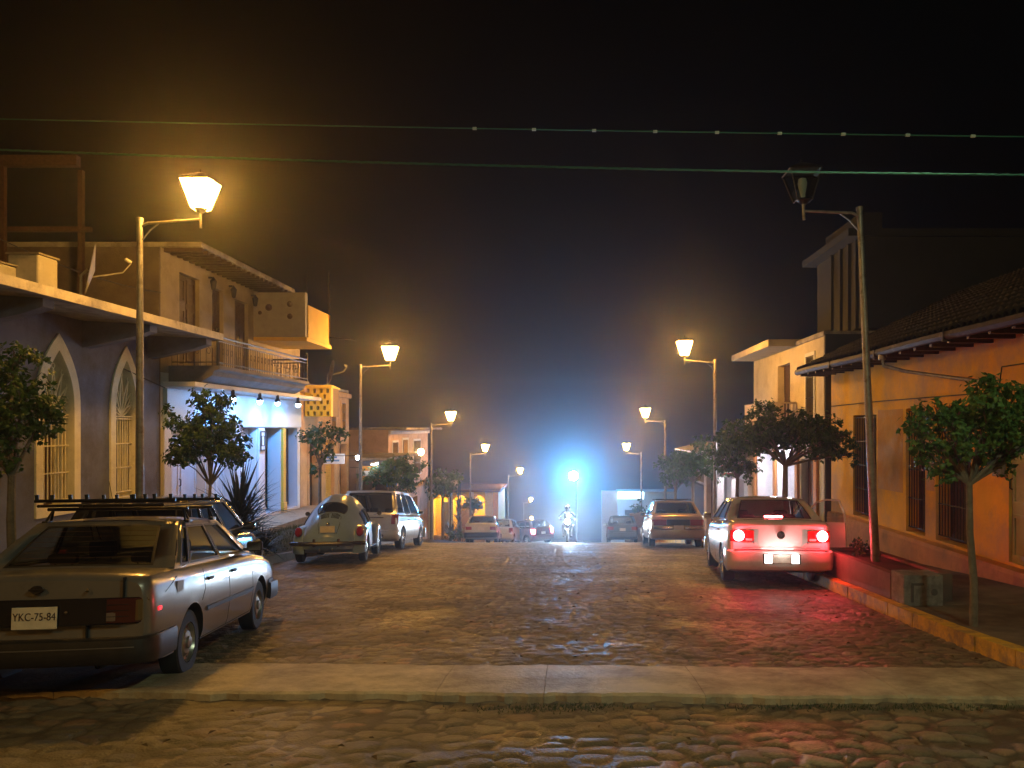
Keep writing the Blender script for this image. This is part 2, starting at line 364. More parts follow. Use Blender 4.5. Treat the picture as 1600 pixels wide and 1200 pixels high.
for i,(d,lb) in enumerate(RB):
    o=lampR if i==0 else copy_tree(lampR); o.location=(XRL,d,-G(d)+.13); tag(o,lb,'street lamp',GL)
o=copy_tree(lampL); o.location=(-4.95,64.5,-G(64.5)+.05); tag(o,'small lit sodium lamp down the hill right of the yellow house',"street lamp",GL)
o=copy_tree(lampL); o.location=(-6.4,112,-G(112)+.9); tag(o,'far lit sodium lamp, upper one of two above the red tail lights','street lamp',GL)
o=copy_tree(lampL); o.location=(-8.8,164,-G(164)+.4); tag(o,'farthest lit sodium lamp, lowest one just above the red tail lights','street lamp',GL)
o=copy_tree(lampL); o.location=(XLL,-2.4,-G(-2.4)+.13); tag(o,'added sodium lamp out of frame on the left kerb, lighting the foreground','street lamp',GL)  # unseen lamp added behind the camera for the warm foreground light
u=make_lamp(None,arm=.86,side=-1,H=5.78); u.location=(4.72,12.3,-G(12.3)+.13); u.rotation_euler=(0,R(-2.6),0)
tag(u,'unlit grey street lamp with clear lantern leaning over the concrete block','street lamp')
c=make_lamp(E_cool,arm=.86,side=-1,H=5.75); c.location=(4.72,1.0,-G(1.)+.13); tag(c,'added street lamp out of frame on the right kerb, with cool greenish light','street lamp')  # unseen lamp added to light the right tree, wires and foreground
# tall floodlight down the hill
def floodlight():
    D=74; X=.35; zt=-4.35; zb=-G(D); t=thing('floodlight_mast','tall mast with a dazzling blue white floodlight at the end of the street','floodlight',(X,D,zb))
    H=zt-zb
    mb=MB(); mb.tube([(.3,.3,-.3),(.3,.3,H)],[.11,.07],10); mb.tube([(.3,.3,H-.05),(0,.0,H)],.04,6); mb.build('mast',M_metal,t)
    mb=MB(); mb.box(-.46,.46,-.05,.22,H-.44,H+.44,bev=.03); h=mb.build('lamp_housing',M_iron,t)
    mb=MB(); mb.lathe([(0,-.16),(.26,-.15),(.36,-.11),(.40,-.06)],20,axis='y',c=(0,0,H)); mb.build('lamp_lens',E_flood,h)
floodlight()
# ------------------------------------------------------------------ vehicles
def paint(name,col,metal=.5,rough=.3): return mat(name,col,rough,metal,vary=.08,scale=3,coat=.8,dirt=tuple(c*.72 for c in col),dscale=3.5,dthr=.62)
M_tail=mat('red tail lens',(.30,.012,.01),.12,coat=.6)
M_amber=mat('amber lens',(.45,.13,.01),.15,coat=.6)
M_clear=mat('clear lens',(.55,.55,.52),.1,coat=.6)
M_plate=mat('plate white',(.68,.62,.52),.5,vary=.15,scale=12)
M_ink=mat('plate ink',(.05,.03,.03),.5)
M_seat=mat('seat cloth',(.05,.045,.045),.85,vary=.3)
M_seam=mat('panel gap',(.006,.006,.006),.9)
def smooth_interp(pts,q,k=.06):
    xs=[p[0] for p in pts]; ys=[p[1] for p in pts]; q=np.asarray(q,float)
    return (np.interp(q-k,xs,ys)+2*np.interp(q-.5*k,xs,ys)+2*np.interp(q,xs,ys)+2*np.interp(q+.5*k,xs,ys)+np.interp(q+k,xs,ys))/8
class Car:
    """y runs from the rear (0) to the front (L) while shapes are made; the origin lies below the middle"""
    def __init__(s,name,label,cat,Xr,Dr,a,L,dz=0.,group=None,flip=False):
        s.L=L; a=R(a); c=Vector((Xr,Dr,0))+Vector((-math.sin(a),math.cos(a),0))*(L/2)
        e1=c+Vector((-math.sin(a),math.cos(a),0))*1.25; e0=c-Vector((-math.sin(a),math.cos(a),0))*1.25
        z1,z0=-G(e1.y),-G(e0.y); pitch=math.atan2(z1-z0,2.5)
        rot=(pitch,0,a)
        if flip: rot=(-pitch,0,a+math.pi)
        s.t=thing(name,label,cat,(c.x,c.y,(z1+z0)/2+dz),rot,group)
    def o(s,mb,name,mats,parent=None,angle=35,fixn=True):
        mb.v=[(p[0],p[1]-s.L/2,p[2]) for p in mb.v]
        return mb.build(name,mats,parent or s.t,angle=angle,fixn=fixn)
    # body: stations (y, ztop, halfwidth), sill height
    def setup(s,st,zb,crown=.03,zbpts=None):
        s.zt=[(p[0],p[1]) for p in st]; s.hw=[(p[0],p[2]) for p in st]; s.zb=zbpts or [(0,zb),(s.L,zb)]; s.crown=crown
    def sec(s,y):
        zt=float(smooth_interp(s.zt,y)); w=float(smooth_interp(s.hw,y,.04)); zb=float(np.interp(y,[p[0] for p in s.zb],[p[1] for p in s.zb])); h=zt-zb; c=s.crown
        return [(0,zb),(w*.8,zb),(w*.945,zb+.02),(w*.975,zb+.10),(w*.995,zb+.36*h),(w,zb+.52*h),(w*.99,zb+.70*h),(w*.975,zt-.11),(w*.955,zt-.045),(w*.92,zt-.012),(w*.86,zt+.004),(w*.6,zt+c*.6),(w*.3,zt+c*.92),(0,zt+c)]
    def side_x(s,y,z):
        q=s.sec(y)[2:11]; return float(np.interp(z,[p[1] for p in q],[p[0] for p in q]))
    def body(s,m,wheels,r_arch=.33,wz=.29,name='body'):
        L=s.L; ys=sorted(set([0,.012,.03,.06,.1]+list(np.linspace(.15,L-.15,46))+[L-.1,L-.06,L-.03,L-.012,L]))
        rows=[]
        for y in ys:
            k=1.
            d=min(y,L-y); k=1-.035*max(0,1-d/.06)**2
            q=[(p[0]*k,p[1]) for p in s.sec(y)]; zc=.5
            if d<.06: q=[(x,zc+(z-zc)*(1-.05*(1-d/.06)**2)) for x,z in q]
            rows.append([(x,y,z) for x,z in q]+[(-x,y,z) for x,z in q[-2:0:-1]])
        mb=MB(); mb.grid(rows,closed=True)
        mb.add(rows[0],[tuple(range(len(rows[0])))]); mb.add(rows[-1],[tuple(range(len(rows[0])))[::-1]])
        b=s.o(mb,name,[m,M_seam],angle=28)
        for y in wheels:
            c=MB(); c.lathe([(0,-1.2),(r_arch,-1.2),(r_arch,-.0),(0,0)],28,axis='x',c=(0,y-L/2,wz+.01),mi=1); 
            for sx in (-1,1):
                c=MB(); c.lathe([(0,sx*.52),(r_arch,sx*.52),(r_arch,sx*1.2),(0,sx*1.2)],28,axis='x',c=(0,y-L/2,wz+.01),mi=1)
                k=c.build('c',[m,M_seam],s.t); boolean(b,k)
        b.data.set_sharp_from_angle(angle=R(28))
        s.b=b; return b
    def wheels(s,ys,r=.285,w=.17,tr=.74,rim='steel',steer=0):
        for y in ys:
            for sx in (-1,1):
                x1=sx*tr; x0=sx*(tr-w)
                T=MB(); T.lathe([(r*.6,0),(r*.93,0),(r*.99,.012),(r,.03),(r,w-.03),(r*.99,w-.012),(r*.93,w),(r*.62,w),(r*.60,w-.03),(r*.60,.0)],30,axis='x',c=(0,0,0))
                T.v=[(sx*(tr-w/2)+sx*(p[0]-w/2),p[1]+y,p[2]+r) for p in T.v]
                t=s.o(T,'wheel',M_tyre)
                Q=MB(); R_=r*.62
                if rim=='steel': pf=[(R_,w-.012),(R_*.95,w+.0),(R_*.86,w-.03),(R_*.7,w-.035),(R_*.55,w-.012),(R_*.3,w-.008),(R_*.28,w+.012),(0,w+.02)]
                else: pf=[(R_,w-.01),(R_*.95,w),(R_*.9,w-.06),(R_*.3,w-.06),(0,w-.06)]
                Q.lathe(pf,24,axis='x',mi=0 if rim=='steel' else 1)
                if rim!='steel':
                    for k in range(7):
                        an=2*math.pi*k/7; ca,sa=math.cos(an),math.sin(an)
                        for u in (-1,1):
                            d=.16*u
                            p0=(w-.012,R_*.15*ca,R_*.15*sa); p1=(w-.006,R_*.95*math.cos(an+d),R_*.95*math.sin(an+d)); Q.tube([p0,p1],[.016,.013],5)
                    Q.lathe([(R_*.22,w-.04),(R_*.22,w-.004),(0,w)],14,axis='x')
                else:
                    for k in range(10):
                        an=2*math.pi*k/10; Q.lathe([(0,w-.032),(.012,w-.03),(.0,w-.026)],6,axis='x',c=(0,R_*.78*math.cos(an),R_*.78*math.sin(an)),mi=1)
                Q.v=[(sx*(tr-w/2)+sx*(p[0]-w/2),p[1]+y,p[2]+r) for p in Q.v]
                s.o(Q,'rim',[M_rim,M_black],t)
    def cabin(s,m,yr0,yr1,yf1,yf0,zbelt,zroof,wb,wr,splits,g=None,bulge=.05,seats=((.5,.9),),ptl=.07,pr=.06,zb_rear=None,crown=.045,tint=None,panes_paint=()):
        """roof and pillars with glass set into them. yr0/yf0 belt ends, yr1/yf1 roof ends; splits: side window y breaks as fractions"""
        g=tint or M_cglass; zr=zb_rear if zb_rear is not None else zbelt
        A={'rl':(-wb,yr0,zr),'rr':(wb,yr0,zr),'fl':(-wb,yf0,zbelt),'fr':(wb,yf0,zbelt)}
        T={'rl':(-wr,yr1,zroof-.0),'rr':(wr,yr1,zroof),'fl':(-wr,yf1,zroof-.01),'fr':(wr,yf1,zroof-.01)}
        def patch(p00,p10,p11,p01,out,bl):
            p00,p10,p11,p01=map(Vector,(p00,p10,p11,p01)); out=Vector(out)
            def S(u,v,off=0.):
                b=p00*(1-u)*(1-v)+p10*u*(1-v)+p11*u*v+p01*(1-u)*v
                return b+out*(bl*(1-(2*u-1)**2)+.35*bl*(1-(2*v-1)**2)+off)
            return S
        fr=MB()      # painted frame
        def cells(S,ub,vb,win,mb,nu=8,nv=5,th=-.02):
            """frame cells outside the windows; the windows are (u0,u1,v0,v1)"""
            us=sorted(set([0,1]+[w for q in win for w in q[:2]])); vs=sorted(set([0,1]+[w for q in win for w in q[2:]]))
            for i in range(len(us)-1):
                for j in range(len(vs)-1):
                    c=((us[i]+us[i+1])/2,(vs[j]+vs[j+1])/2)
                    if any(q[0]<c[0]<q[1] and q[2]<c[1]<q[3] for q in win): continue
                    a=max(1,int(nu*(us[i+1]-us[i])+.9)); b=max(1,int(nv*(vs[j+1]-vs[j])+.9))
                    mb.grid([[S(us[i]+(us[i+1]-us[i])*p/a,vs[j]+(vs[j+1]-vs[j])*r_/b)[:] for p in range(a+1)] for r_ in range(b+1)])
            for q in win:      # reveals
                P=[(q[0],q[2]),(q[1],q[2]),(q[1],q[3]),(q[0],q[3])]
                for k in range(4):
                    a,b=P[k],P[(k+1)%4]; n=8
                    mb.grid([[S(a[0]+(b[0]-a[0])*t/n,a[1]+(b[1]-a[1])*t/n,o_)[:] for t in range(n+1)] for o_ in (0,th)],mi=1,smooth=False)
        def pane(S,q,name,mtl=None,inset=-.012,rub=.012):
            n=8; mb=MB(); u0,u1,v0,v1=q
            mb.grid([[S(u0+(u1-u0)*i/n,v0+(v1-v0)*j/n,inset)[:] for i in range(n+1)] for j in range(n+1)])
            # rubber seal
            du=rub/max(.1,(S(1,.5)-S(0,.5)).length); dv=rub/max(.1,(S(.5,1)-S(.5,0)).length)
            def ringrow(u0,u1,v0,v1):
                r_=[]; 
                for a,b in (((u0,v0),(u1,v0)),((u1,v0),(u1,v1)),((u1,v1),(u0,v1)),((u0,v1),(u0,v0))):
                    for t in range(6): r_.append(S(a[0]+(b[0]-a[0])*t/6,a[1]+(b[1]-a[1])*t/6,.004)[:])
                return r_
            mb.grid([ringrow(u0-du*.7,u1+du*.7,v0-dv*.7,v1+dv*.7),ringrow(u0+du,u1-du,v0+dv,v1-dv)],mi=1,closed=True)
            return s.o(mb,name,[mtl or g,M_black],fixn=False)
        Sr=patch(A['rl'],A['rr'],T['rr'],T['rl'],Vector((0,-1,.3)),bulge*.8); Sf=patch(A['fr'],A['fl'],T['fl'],T['fr'],Vector((0,1,.3)),bulge*1.3)
        e=ptl/(2*wr)
        wr_=[(e,1-e,.09,.90)]; wf_=[(e*.8,1-e*.8,.05,.93)]
        cells(Sr,0,0,wr_,fr); cells(Sf,0,0,wf_,fr)
        pane(Sr,wr_[0],'rear_window'); pane(Sf,wf_[0],'windscreen')
        for sx in (1,-1):
            a,b=('rr','fr') if sx>0 else ('rl','fl')
            S=patch(A[a],A[b],T[b],T[a],Vector((sx,0,.1)),.015)
            win=[]
            for (u0,u1) in splits: win.append((u0,u1,.08,.88))
            cells(S,0,0,win,fr,nu=14)
            for k,q in enumerate(win): pane(S,q,'side_window',mtl=(m if k in panes_paint else None))
        n=10; rows=[]      # roof with a rolled edge
        for i in range(n+1):
            t=i/n; row=[]
            y=yr1+(yf1-yr1)*t
            for j in range(13):
                u=-1+2*j/12; x=wr*u; z=zroof-.01*t+crown*(1-abs(u)**2.4)*(.45+.55*(1-(2*t-1)**4)); yy=y+(.8*bulge*-(1-u*u) if i==0 else (1.3*bulge*(1-u*u) if i==n else 0)) ; row.append((x,yy,z))
            rows.append(row)
        fr.grid(rows)
        c=s.o(fr,'cabin_frame',[m,M_black],angle=40)
        # seats and shelf inside
        for (y,hh) in seats:
            for sx in (-1,1):
                q=MB(); x=sx*wb*.45; zz=zbelt-.12; q.box(x-.23,x+.23,y-.07,y+.06,zz-.25,zz+.13,bev=.05); q.tube([(x-.07,y-.02,zz+.12),(x-.07,y-.03,zz+.2)],.008,5); q.tube([(x+.07,y-.02,zz+.12),(x+.07,y-.03,zz+.2)],.008,5); q.box(x-.13,x+.13,y-.08,y+.02,zz+.17,zz+.17+hh*.17,bev=.04)
                s.o(q,'seat',M_seat)
        return c
    # --- pieces that follow the rear or front face; x measured across
    def face_y(s,x,front=False,round_=.10,sw=.05):
        w=float(smooth_interp(s.hw,.2)); u=min(1,abs(x)/w); d=-s.sweep*(1-u*u)+round_*max(0,(u-.86)/.14)**2.
        return (s.L-d) if front else d
    sweep=.03
    def band(s,x0,x1,z0,z1,out=.012,th=.03,m=None,name='trim',front=False,parent=None,bev=.006,tilt=0.,n=None,mi=None,z0b=None,z1b=None,mats=None,mbx=None):
        """curved strip on the rear (or front) face"""
        sg=1 if front else -1; n=n or max(2,int(abs(x1-x0)/.06)); mb=mbx or MB(); rows=[]
        for i in range(n+1):
            t=i/n; x=x0+(x1-x0)*t; y=s.face_y(x,front); zz0=z0+((z0b-z0)*t if z0b is not None else 0); zz1=z1+((z1b-z1)*t if z1b is not None else 0)
            tl=lambda z:-sg*tilt*(z-zz0)
            e=min(bev,.3*(zz1-zz0)); k=1 if 0<i<n else .0
            o_=out if k else out-e
            rows.append([(x,y-sg*th,zz0),(x,y+sg*(o_-e),zz0),(x,y+sg*o_,zz0+e),(x,y+sg*o_+tl(zz1),zz1-e),(x,y+sg*(o_-e)+tl(zz1),zz1),(x,y-sg*th,zz1)])
        mb.grid(rows,closed=True,smooth=True,mi=mi or 0); mb.add(rows[0],[tuple(range(6))],mi or 0); mb.add(rows[-1],[tuple(range(6))],mi or 0)
        if mbx is None: return s.o(mb,name,mats or m,parent,angle=30)
    def sideline(s,y0,z0,y1,z1,w=.006,out=.0015,m=None,mb=None,sides=(-1,1),n=10,hgt=None,bulge=0.):
        """thin strip lying on the body side between two points"""
        for sx in sides:
            rows=[]
            for i in range(n+1):
                t=i/n; y=y0+(y1-y0)*t; z=z0+(z1-z0)*t; dy,dz=(y1-y0),(z1-z0); l=math.hypot(dy,dz); nx,nz=-dz/l*w,dy/l*w
                x=lambda a,b:s.side_x(a,b)
                rows.append([(sx*(x(y+nx,z+nz)-.004),y+nx,z+nz),(sx*(x(y+nx,z+nz)+out),y+nx*.9,z+nz*.9),(sx*(x(y,z)+out+bulge),y,z),(sx*(x(y-nx,z-nz)+out),y-nx*.9,z-nz*.9),(sx*(x(y-nx,z-nz)-.004),y-nx,z-nz)])
            mb.grid(rows,smooth=True)
    def bumper(s,z0,z1,m,front=False,out=.07,wrap=.32,x=None,th=.12,name='bumper',bev=.03,parent=None):
        """bar that wraps round the corner of the body"""
        sg=1 if front else -1; w=float(smooth_interp(s.hw,.25)); pts=[]
        Y=lambda d:(s.L-d) if front else d
        N=14
        for i in range(N+1):
            u=-1+2*i/N; xx=u*w*.9; pts.append((xx,s.face_y(xx,front),0,sg))
        def side(sx):
            r=[]
            for t in (0.35,.7,1.): r.append((sx*(w*.9+(w*.105)*math.sin(t*1.57)),Y(.02+.12*(1-math.cos(t*1.57))),sx*math.sin(t*1.57),sg*math.cos(t*1.57)))
            r.append((sx*(w*1.0),Y(wrap),sx,0)); return r
        path=side(-1)[::-1]+pts+side(1)
        rows=[]
        for (xx,yy,nx,ny) in path:
            def P(o_,z): return (xx+nx*o_*.3,yy+ny*o_,z)
            rows.append([P(-th,z0+.02),P(out-bev,z0),P(out,z0+bev),P(out+.01,(z0+z1)/2),P(out,z1-bev*.5),P(out-bev,z1),P(-th,z1)])
        mb=MB(); mb.grid(rows,closed=True); mb.add(rows[0],[tuple(range(7))]); mb.add(rows[-1],[tuple(range(7))])
        return s.o(mb,name,m,parent,angle=40)
    def mirror(s,y,z,m,x,sides=(-1,1)):
        for sx in sides:
            q=MB(); q.box(sx*x,sx*(x+.17),y-.02,y+.06,z,z+.12,bev=.03); q.tube([(sx*(x-.05),y+.02,z+.02),(sx*(x+.03),y+.02,z+.03)],.02,6); o=s.o(q,'mirror',m,angle=50)
            q=MB(); q.box(sx*(x+.02),sx*(x+.155),y-.0225,y-.018,z+.015,z+.105); s.o(q,'mirror_glass',M_chrome,o)
    def handle(s,y,z,m,sides=(-1,1)):
        for sx in sides:
            x=s.side_x(y,z); q=MB(); q.box(sx*(x-.01),sx*(x+.025),y-.07,y+.07,z-.014,z+.014,bev=.01); s.o(q,'door_handle',m,angle=50)
    def plate(s,x,z,y,txt=None,w=.32,h=.15,front=False,tilt=0,m=None,parent=None):
        q=MB(); sg=1 if front else -1; q.box(x-w/2,x+w/2,y,y+sg*.008,z-h/2,z+h/2,bev=.002); o=s.o(q,'licence_plate',m or M_plate,parent)
        if txt: 
            text_mesh('plate_number',txt,h*.50,M_ink,o,(x*(1),y-.0095-s.L/2,z+.008),(R(90),0,0),sx=.80)
            text_mesh('plate_state','VER - MEXICO',h*.16,M_ink,o,(x,y-.0095-s.L/2,z-h*.38),(R(90),0,0)) if False else None
        return o
def grooves(c,ys,zlo,zhi,extra=(),arch=None):
    for y in ys:
        for sx in (-1,1): mb=MB(); c.sideline(y,zlo,y,zhi,w=.004,mb=mb,sides=(sx,)); c.o(mb,'panel_seam',M_seam)
    for (a,b,d,e) in extra:
        for sx in (-1,1): mb=MB(); c.sideline(a,b,d,e,w=.004,mb=mb,sides=(sx,)); c.o(mb,'panel_seam',M_seam)
# --- grey sedan with roof ladder rack, nearest car
def tsuru():
    P=paint('dusty pewter paint',(.25,.235,.23),.5,.28)
    c=Car('parked_car','dusty pewter grey sedan with a black ladder rack on its roof, nearest car','car',-4.05,6.05,7.5,4.23)
    c.setup([(0,.93,.79),(.08,.965,.815),(.5,.965,.83),(1.0,.95,.835),(2.2,.93,.835),(3.2,.90,.83),(3.7,.84,.82),(4.1,.76,.79),(4.23,.70,.74)],.24,crown=.025,zbpts=[(0,.34),(.35,.24),(3.9,.22),(4.23,.3)])
    c.body(P,(.93,3.36),.335,.285)
    c.wheels((.93,3.36),.285,.165,.80)
    c.cabin(P,.60,1.18,2.28,3.02,.93,1.345,.775,.60,((.055,.135),(.155,.50),(.53,.90)),seats=((1.95,1.),(1.15,.55)),ptl=.14,bulge=.05,zb_rear=.955)
    # rear: dark garnish, tail lamps, plate, lid seams
    c.band(-.76,.76,.60,.80,.010,.02,mat('black garnish',(.012,.01,.012),.25,coat=.5),'rear_garnish')
    for sx in (-1,1):
        o=c.band(sx*.50,sx*.775,.605,.795,.018,.02,mat('dark smoked tail lens',(.06,.012,.008),.12,coat=.7),'tail_light'); 
        q=MB(); c.band(sx*.665,sx*.785,.62,.782,.021,.02,mbx=q); c.o(q,'indicator_lens',mat('smoked amber lens',(.14,.085,.03),.15,coat=.7),o)
        q=MB(); c.band(sx*.50,sx*.585,.62,.69,.021,.02,mbx=q); c.o(q,'reversing_lens',mat('smoked lens',(.16,.13,.12),.15,coat=.7),o)
    q=MB(); 
    for sx in (-1,1): q.box(sx*.616-.003,sx*.616+.003,-.033,.02,.80,.955); q.box(sx*.36-.003,sx*.36+.003,-.037,.02,.46,.60)
    q.box(-.616,.616,-.045,-.02,.598,.602); c.o(q,'boot_seam',M_seam)
    c.plate(.0,.665,-.052,'YKC-75-84',.32,.165)
    q=MB(); q.lathe([(0,-.038),(.035,-.042),(.04,-.036)],18,axis='y',c=(.0,0,.875)); q.v=[(p[0]*1.25,p[1]-.002,.875+(p[2]-.875)*.8) for p in q.v]; q.box(-.055,.055,-.05,-.04,.868,.882); c.o(q,'emblem',mat('dull emblem',(.08,.07,.07),.3,.8))
    q=MB(); q.lathe([(0,-.036),(.013,-.04),(.014,-.03)],12,axis='y',c=(.36,0,.86)); q.lathe([(0,-.052),(.012,-.056),(.014,-.03)],12,axis='y',c=(.22,0,.70)); c.o(q,'boot_lock',M_chrome)
    c.bumper(.30,.50,mat('worn black plastic bumper',(.022,.019,.018),.55,vary=.4,scale=9),out=.085,wrap=.50); c.bumper(.30,.50,mat('worn black plastic bumper',(.022,.019,.018),.55),front=True,out=.08,wrap=.45)
    for sx in (-1,1):
        for (a_,b_,d_,e_,n_) in ((1.30,.53,2.98,.52,16),(3.74,.52,4.05,.52,5)):
            q=MB(); c.sideline(a_,b_,d_,e_,w=.022,out=.012,mb=q,n=n_,sides=(sx,)); c.o(q,'side_moulding',MATS['worn black plastic bumper'])
    grooves(c,(2.05,2.97),.27,.90,extra=((1.27,.72,1.27,.90),(1.27,.72,1.17,.62),(1.27,.27,2.97,.27),(.58,.90,.30,.80)))
    c.handle(1.42,.80,M_black); c.handle(2.2,.80,M_black); c.mirror(2.78,.95,M_black,.80)
    for sx in (-1,1):
        q=MB(); x=c.side_x(.26,.69); q.box(sx*(x-.01),sx*(x+.006),.14,.20,.675,.705,bev=.003); c.o(q,'side_reflector',emit('red reflector glow',(1,.02,.03),2.5,(.4,.01,.01)))  # reflector made to glow red by its own material
    for sx in (-1,1): c.band(sx*.46,sx*.76,.56,.70,.012,.02,M_clear,'headlight',front=True)
    c.band(-.44,.44,.57,.69,.006,.02,M_black,'grille',front=True)
    q=MB(); c.band(-.79,.79,.425,.437,.098,.0,mbx=q,n=20); c.o(q,'bumper_groove',mat('grey bumper strip',(.10,.09,.085),.5))
    for sx in (-1,1):
        for k in range(3): q=MB(); c.band(sx*.505,sx*.66,.655+k*.045,.660+k*.045,.0225,.0,mbx=q); c.o(q,'lens_rib',M_seam)
    q=MB(); q.box(c.side_x(.62,.78)-.004,c.side_x(.62,.78)+.0015,.54,.70,.72,.86,bev=.002); c.o(q,'fuel_flap',P)
    q=MB(); q.tube([(-.62,3.05,.95),(-.66,2.75,1.75)],.003,5); c.o(q,'aerial',M_iron)
    for k in range(7): q=MB(); zz=1.02+k*.042; yy=.60+(zz-.955)*1.49; q.tube([(-.52,yy-.035,zz),(0,yy-.062,zz),(.52,yy-.035,zz)],.0018,4); c.o(q,'heater_line',mat('heater line',(.12,.06,.03),.5))
    q=MB(); q.tube([(.45,.02,.30),(.45,-.03,.29),(.47,.35,.28)],.025,8); c.o(q,'exhaust_pipe',M_iron)
    # hub cap screws read on the rim; rack bars, ladder rails and stops
    rk=MB(); zr=1.415
    for y in (1.38,2.12):
        rk.tube([(-.62,y,zr+.05),(.62,y,zr+.05)],.016,8)
        for sx in (-1,1): rk.tube([(sx*.615,y-.05,zr-.07),(sx*.57,y,zr+.05),(sx*.615,y+.05,zr-.07)],.011,6); rk.box(sx*.595,sx*.645,y-.06,y+.06,zr-.085,zr-.055,bev=.008)
    for x in (-.52,.52,-.17,.17): rk.tube([(x,1.0,zr+.085),(x,2.55,zr+.085)],.015,6)
    for y in (1.02,1.3,1.6,1.9,2.2,2.52): rk.tube([(-.52,y,zr+.085),(.52,y,zr+.085)],.013,6)
    for y in (1.1,2.45):
        rk.tube([(-.60,y,zr+.13),(.60,y,zr+.13)],.017,6)
        for x in (-.58,-.45,-.30,-.16,.24,.34,.42,.56): rk.tube([(x,y,zr+.12),(x-.006,y,zr+.185)],[.014,.018],6)
    c.o(rk,'roof_rack',mat('black rack steel',(.015,.014,.014),.4,.5))
tsuru()
# --- black hatchback in front of it
def hatch_spec(c,P,tint,taillit=None,txt=None,rim='alloy',roofz=1.45,L=3.9,W=.84,tail='tall',steel=False):
    c.setup([(0,.90,W*.93),(.1,.98,W*.975),(.6,1.0,W),(1.5,.98,W),(2.6,.95,W),(3.1,.92,W*.99),(3.55,.84,W*.95),(L-.06,.72,W*.88),(L,.62,W*.82)],.2,crown=.02,zbpts=[(0,.3),(.3,.2),(L-.3,.2),(L,.26)])
    c.body(P,(.62,3.10),.34,.30)
    c.wheels((.62,3.10),.30,.18,W-.015,rim=rim)
    c.cabin(P,.10,.46,2.0,2.98,.97,roofz,W*.93,W*.74,((.05,.22),(.25,.55),(.58,.93)),seats=((1.7,1.),(.8,.6)),ptl=.12,tint=tint,crown=.05)
    c.bumper(.28,.56,P,out=.06,wrap=.28,bev=.04); c.bumper(.24,.54,P,front=True,out=.05,wrap=.3,bev=.04)
    for sx in (-1,1):
        if tail=='tall': c.band(sx*.60,sx*(W-.035),.66,.94,.014,.05,taillit or M_tail,'tail_light')
        else: c.band(sx*.46,sx*(W-.04),.68,.84,.014,.05,taillit or M_tail,'tail_light')
        c.band(sx*.44,sx*(W-.10),.58,.72,.014,.03,M_clear,'headlight',front=True)
    c.band(-.4,.4,.5,.62,.006,.02,M_black,'grille',front=True)
    q=MB(); q.box(-.62,.62,-.034,-.02,.588,.594); c.o(q,'tailgate_seam',M_seam)
    c.plate(0,.70,-.036,txt,.31,.15); grooves(c,(1.35,2.25),.24,.92)
    c.handle(1.52,.83,P); c.handle(2.4,.82,P) if False else None; c.mirror(2.62,.97,P,W*.94)
c=Car('parked_car','glossy black hatchback parked beside the spiky plant, right ahead of the racked sedan','car',-5.45,9.65,8.5,3.95)
hatch_spec(c,paint('black gloss paint',(.018,.014,.014),.0,.16),glass('smoked glass',(.12,.12,.12)),L=3.95,roofz=1.50)
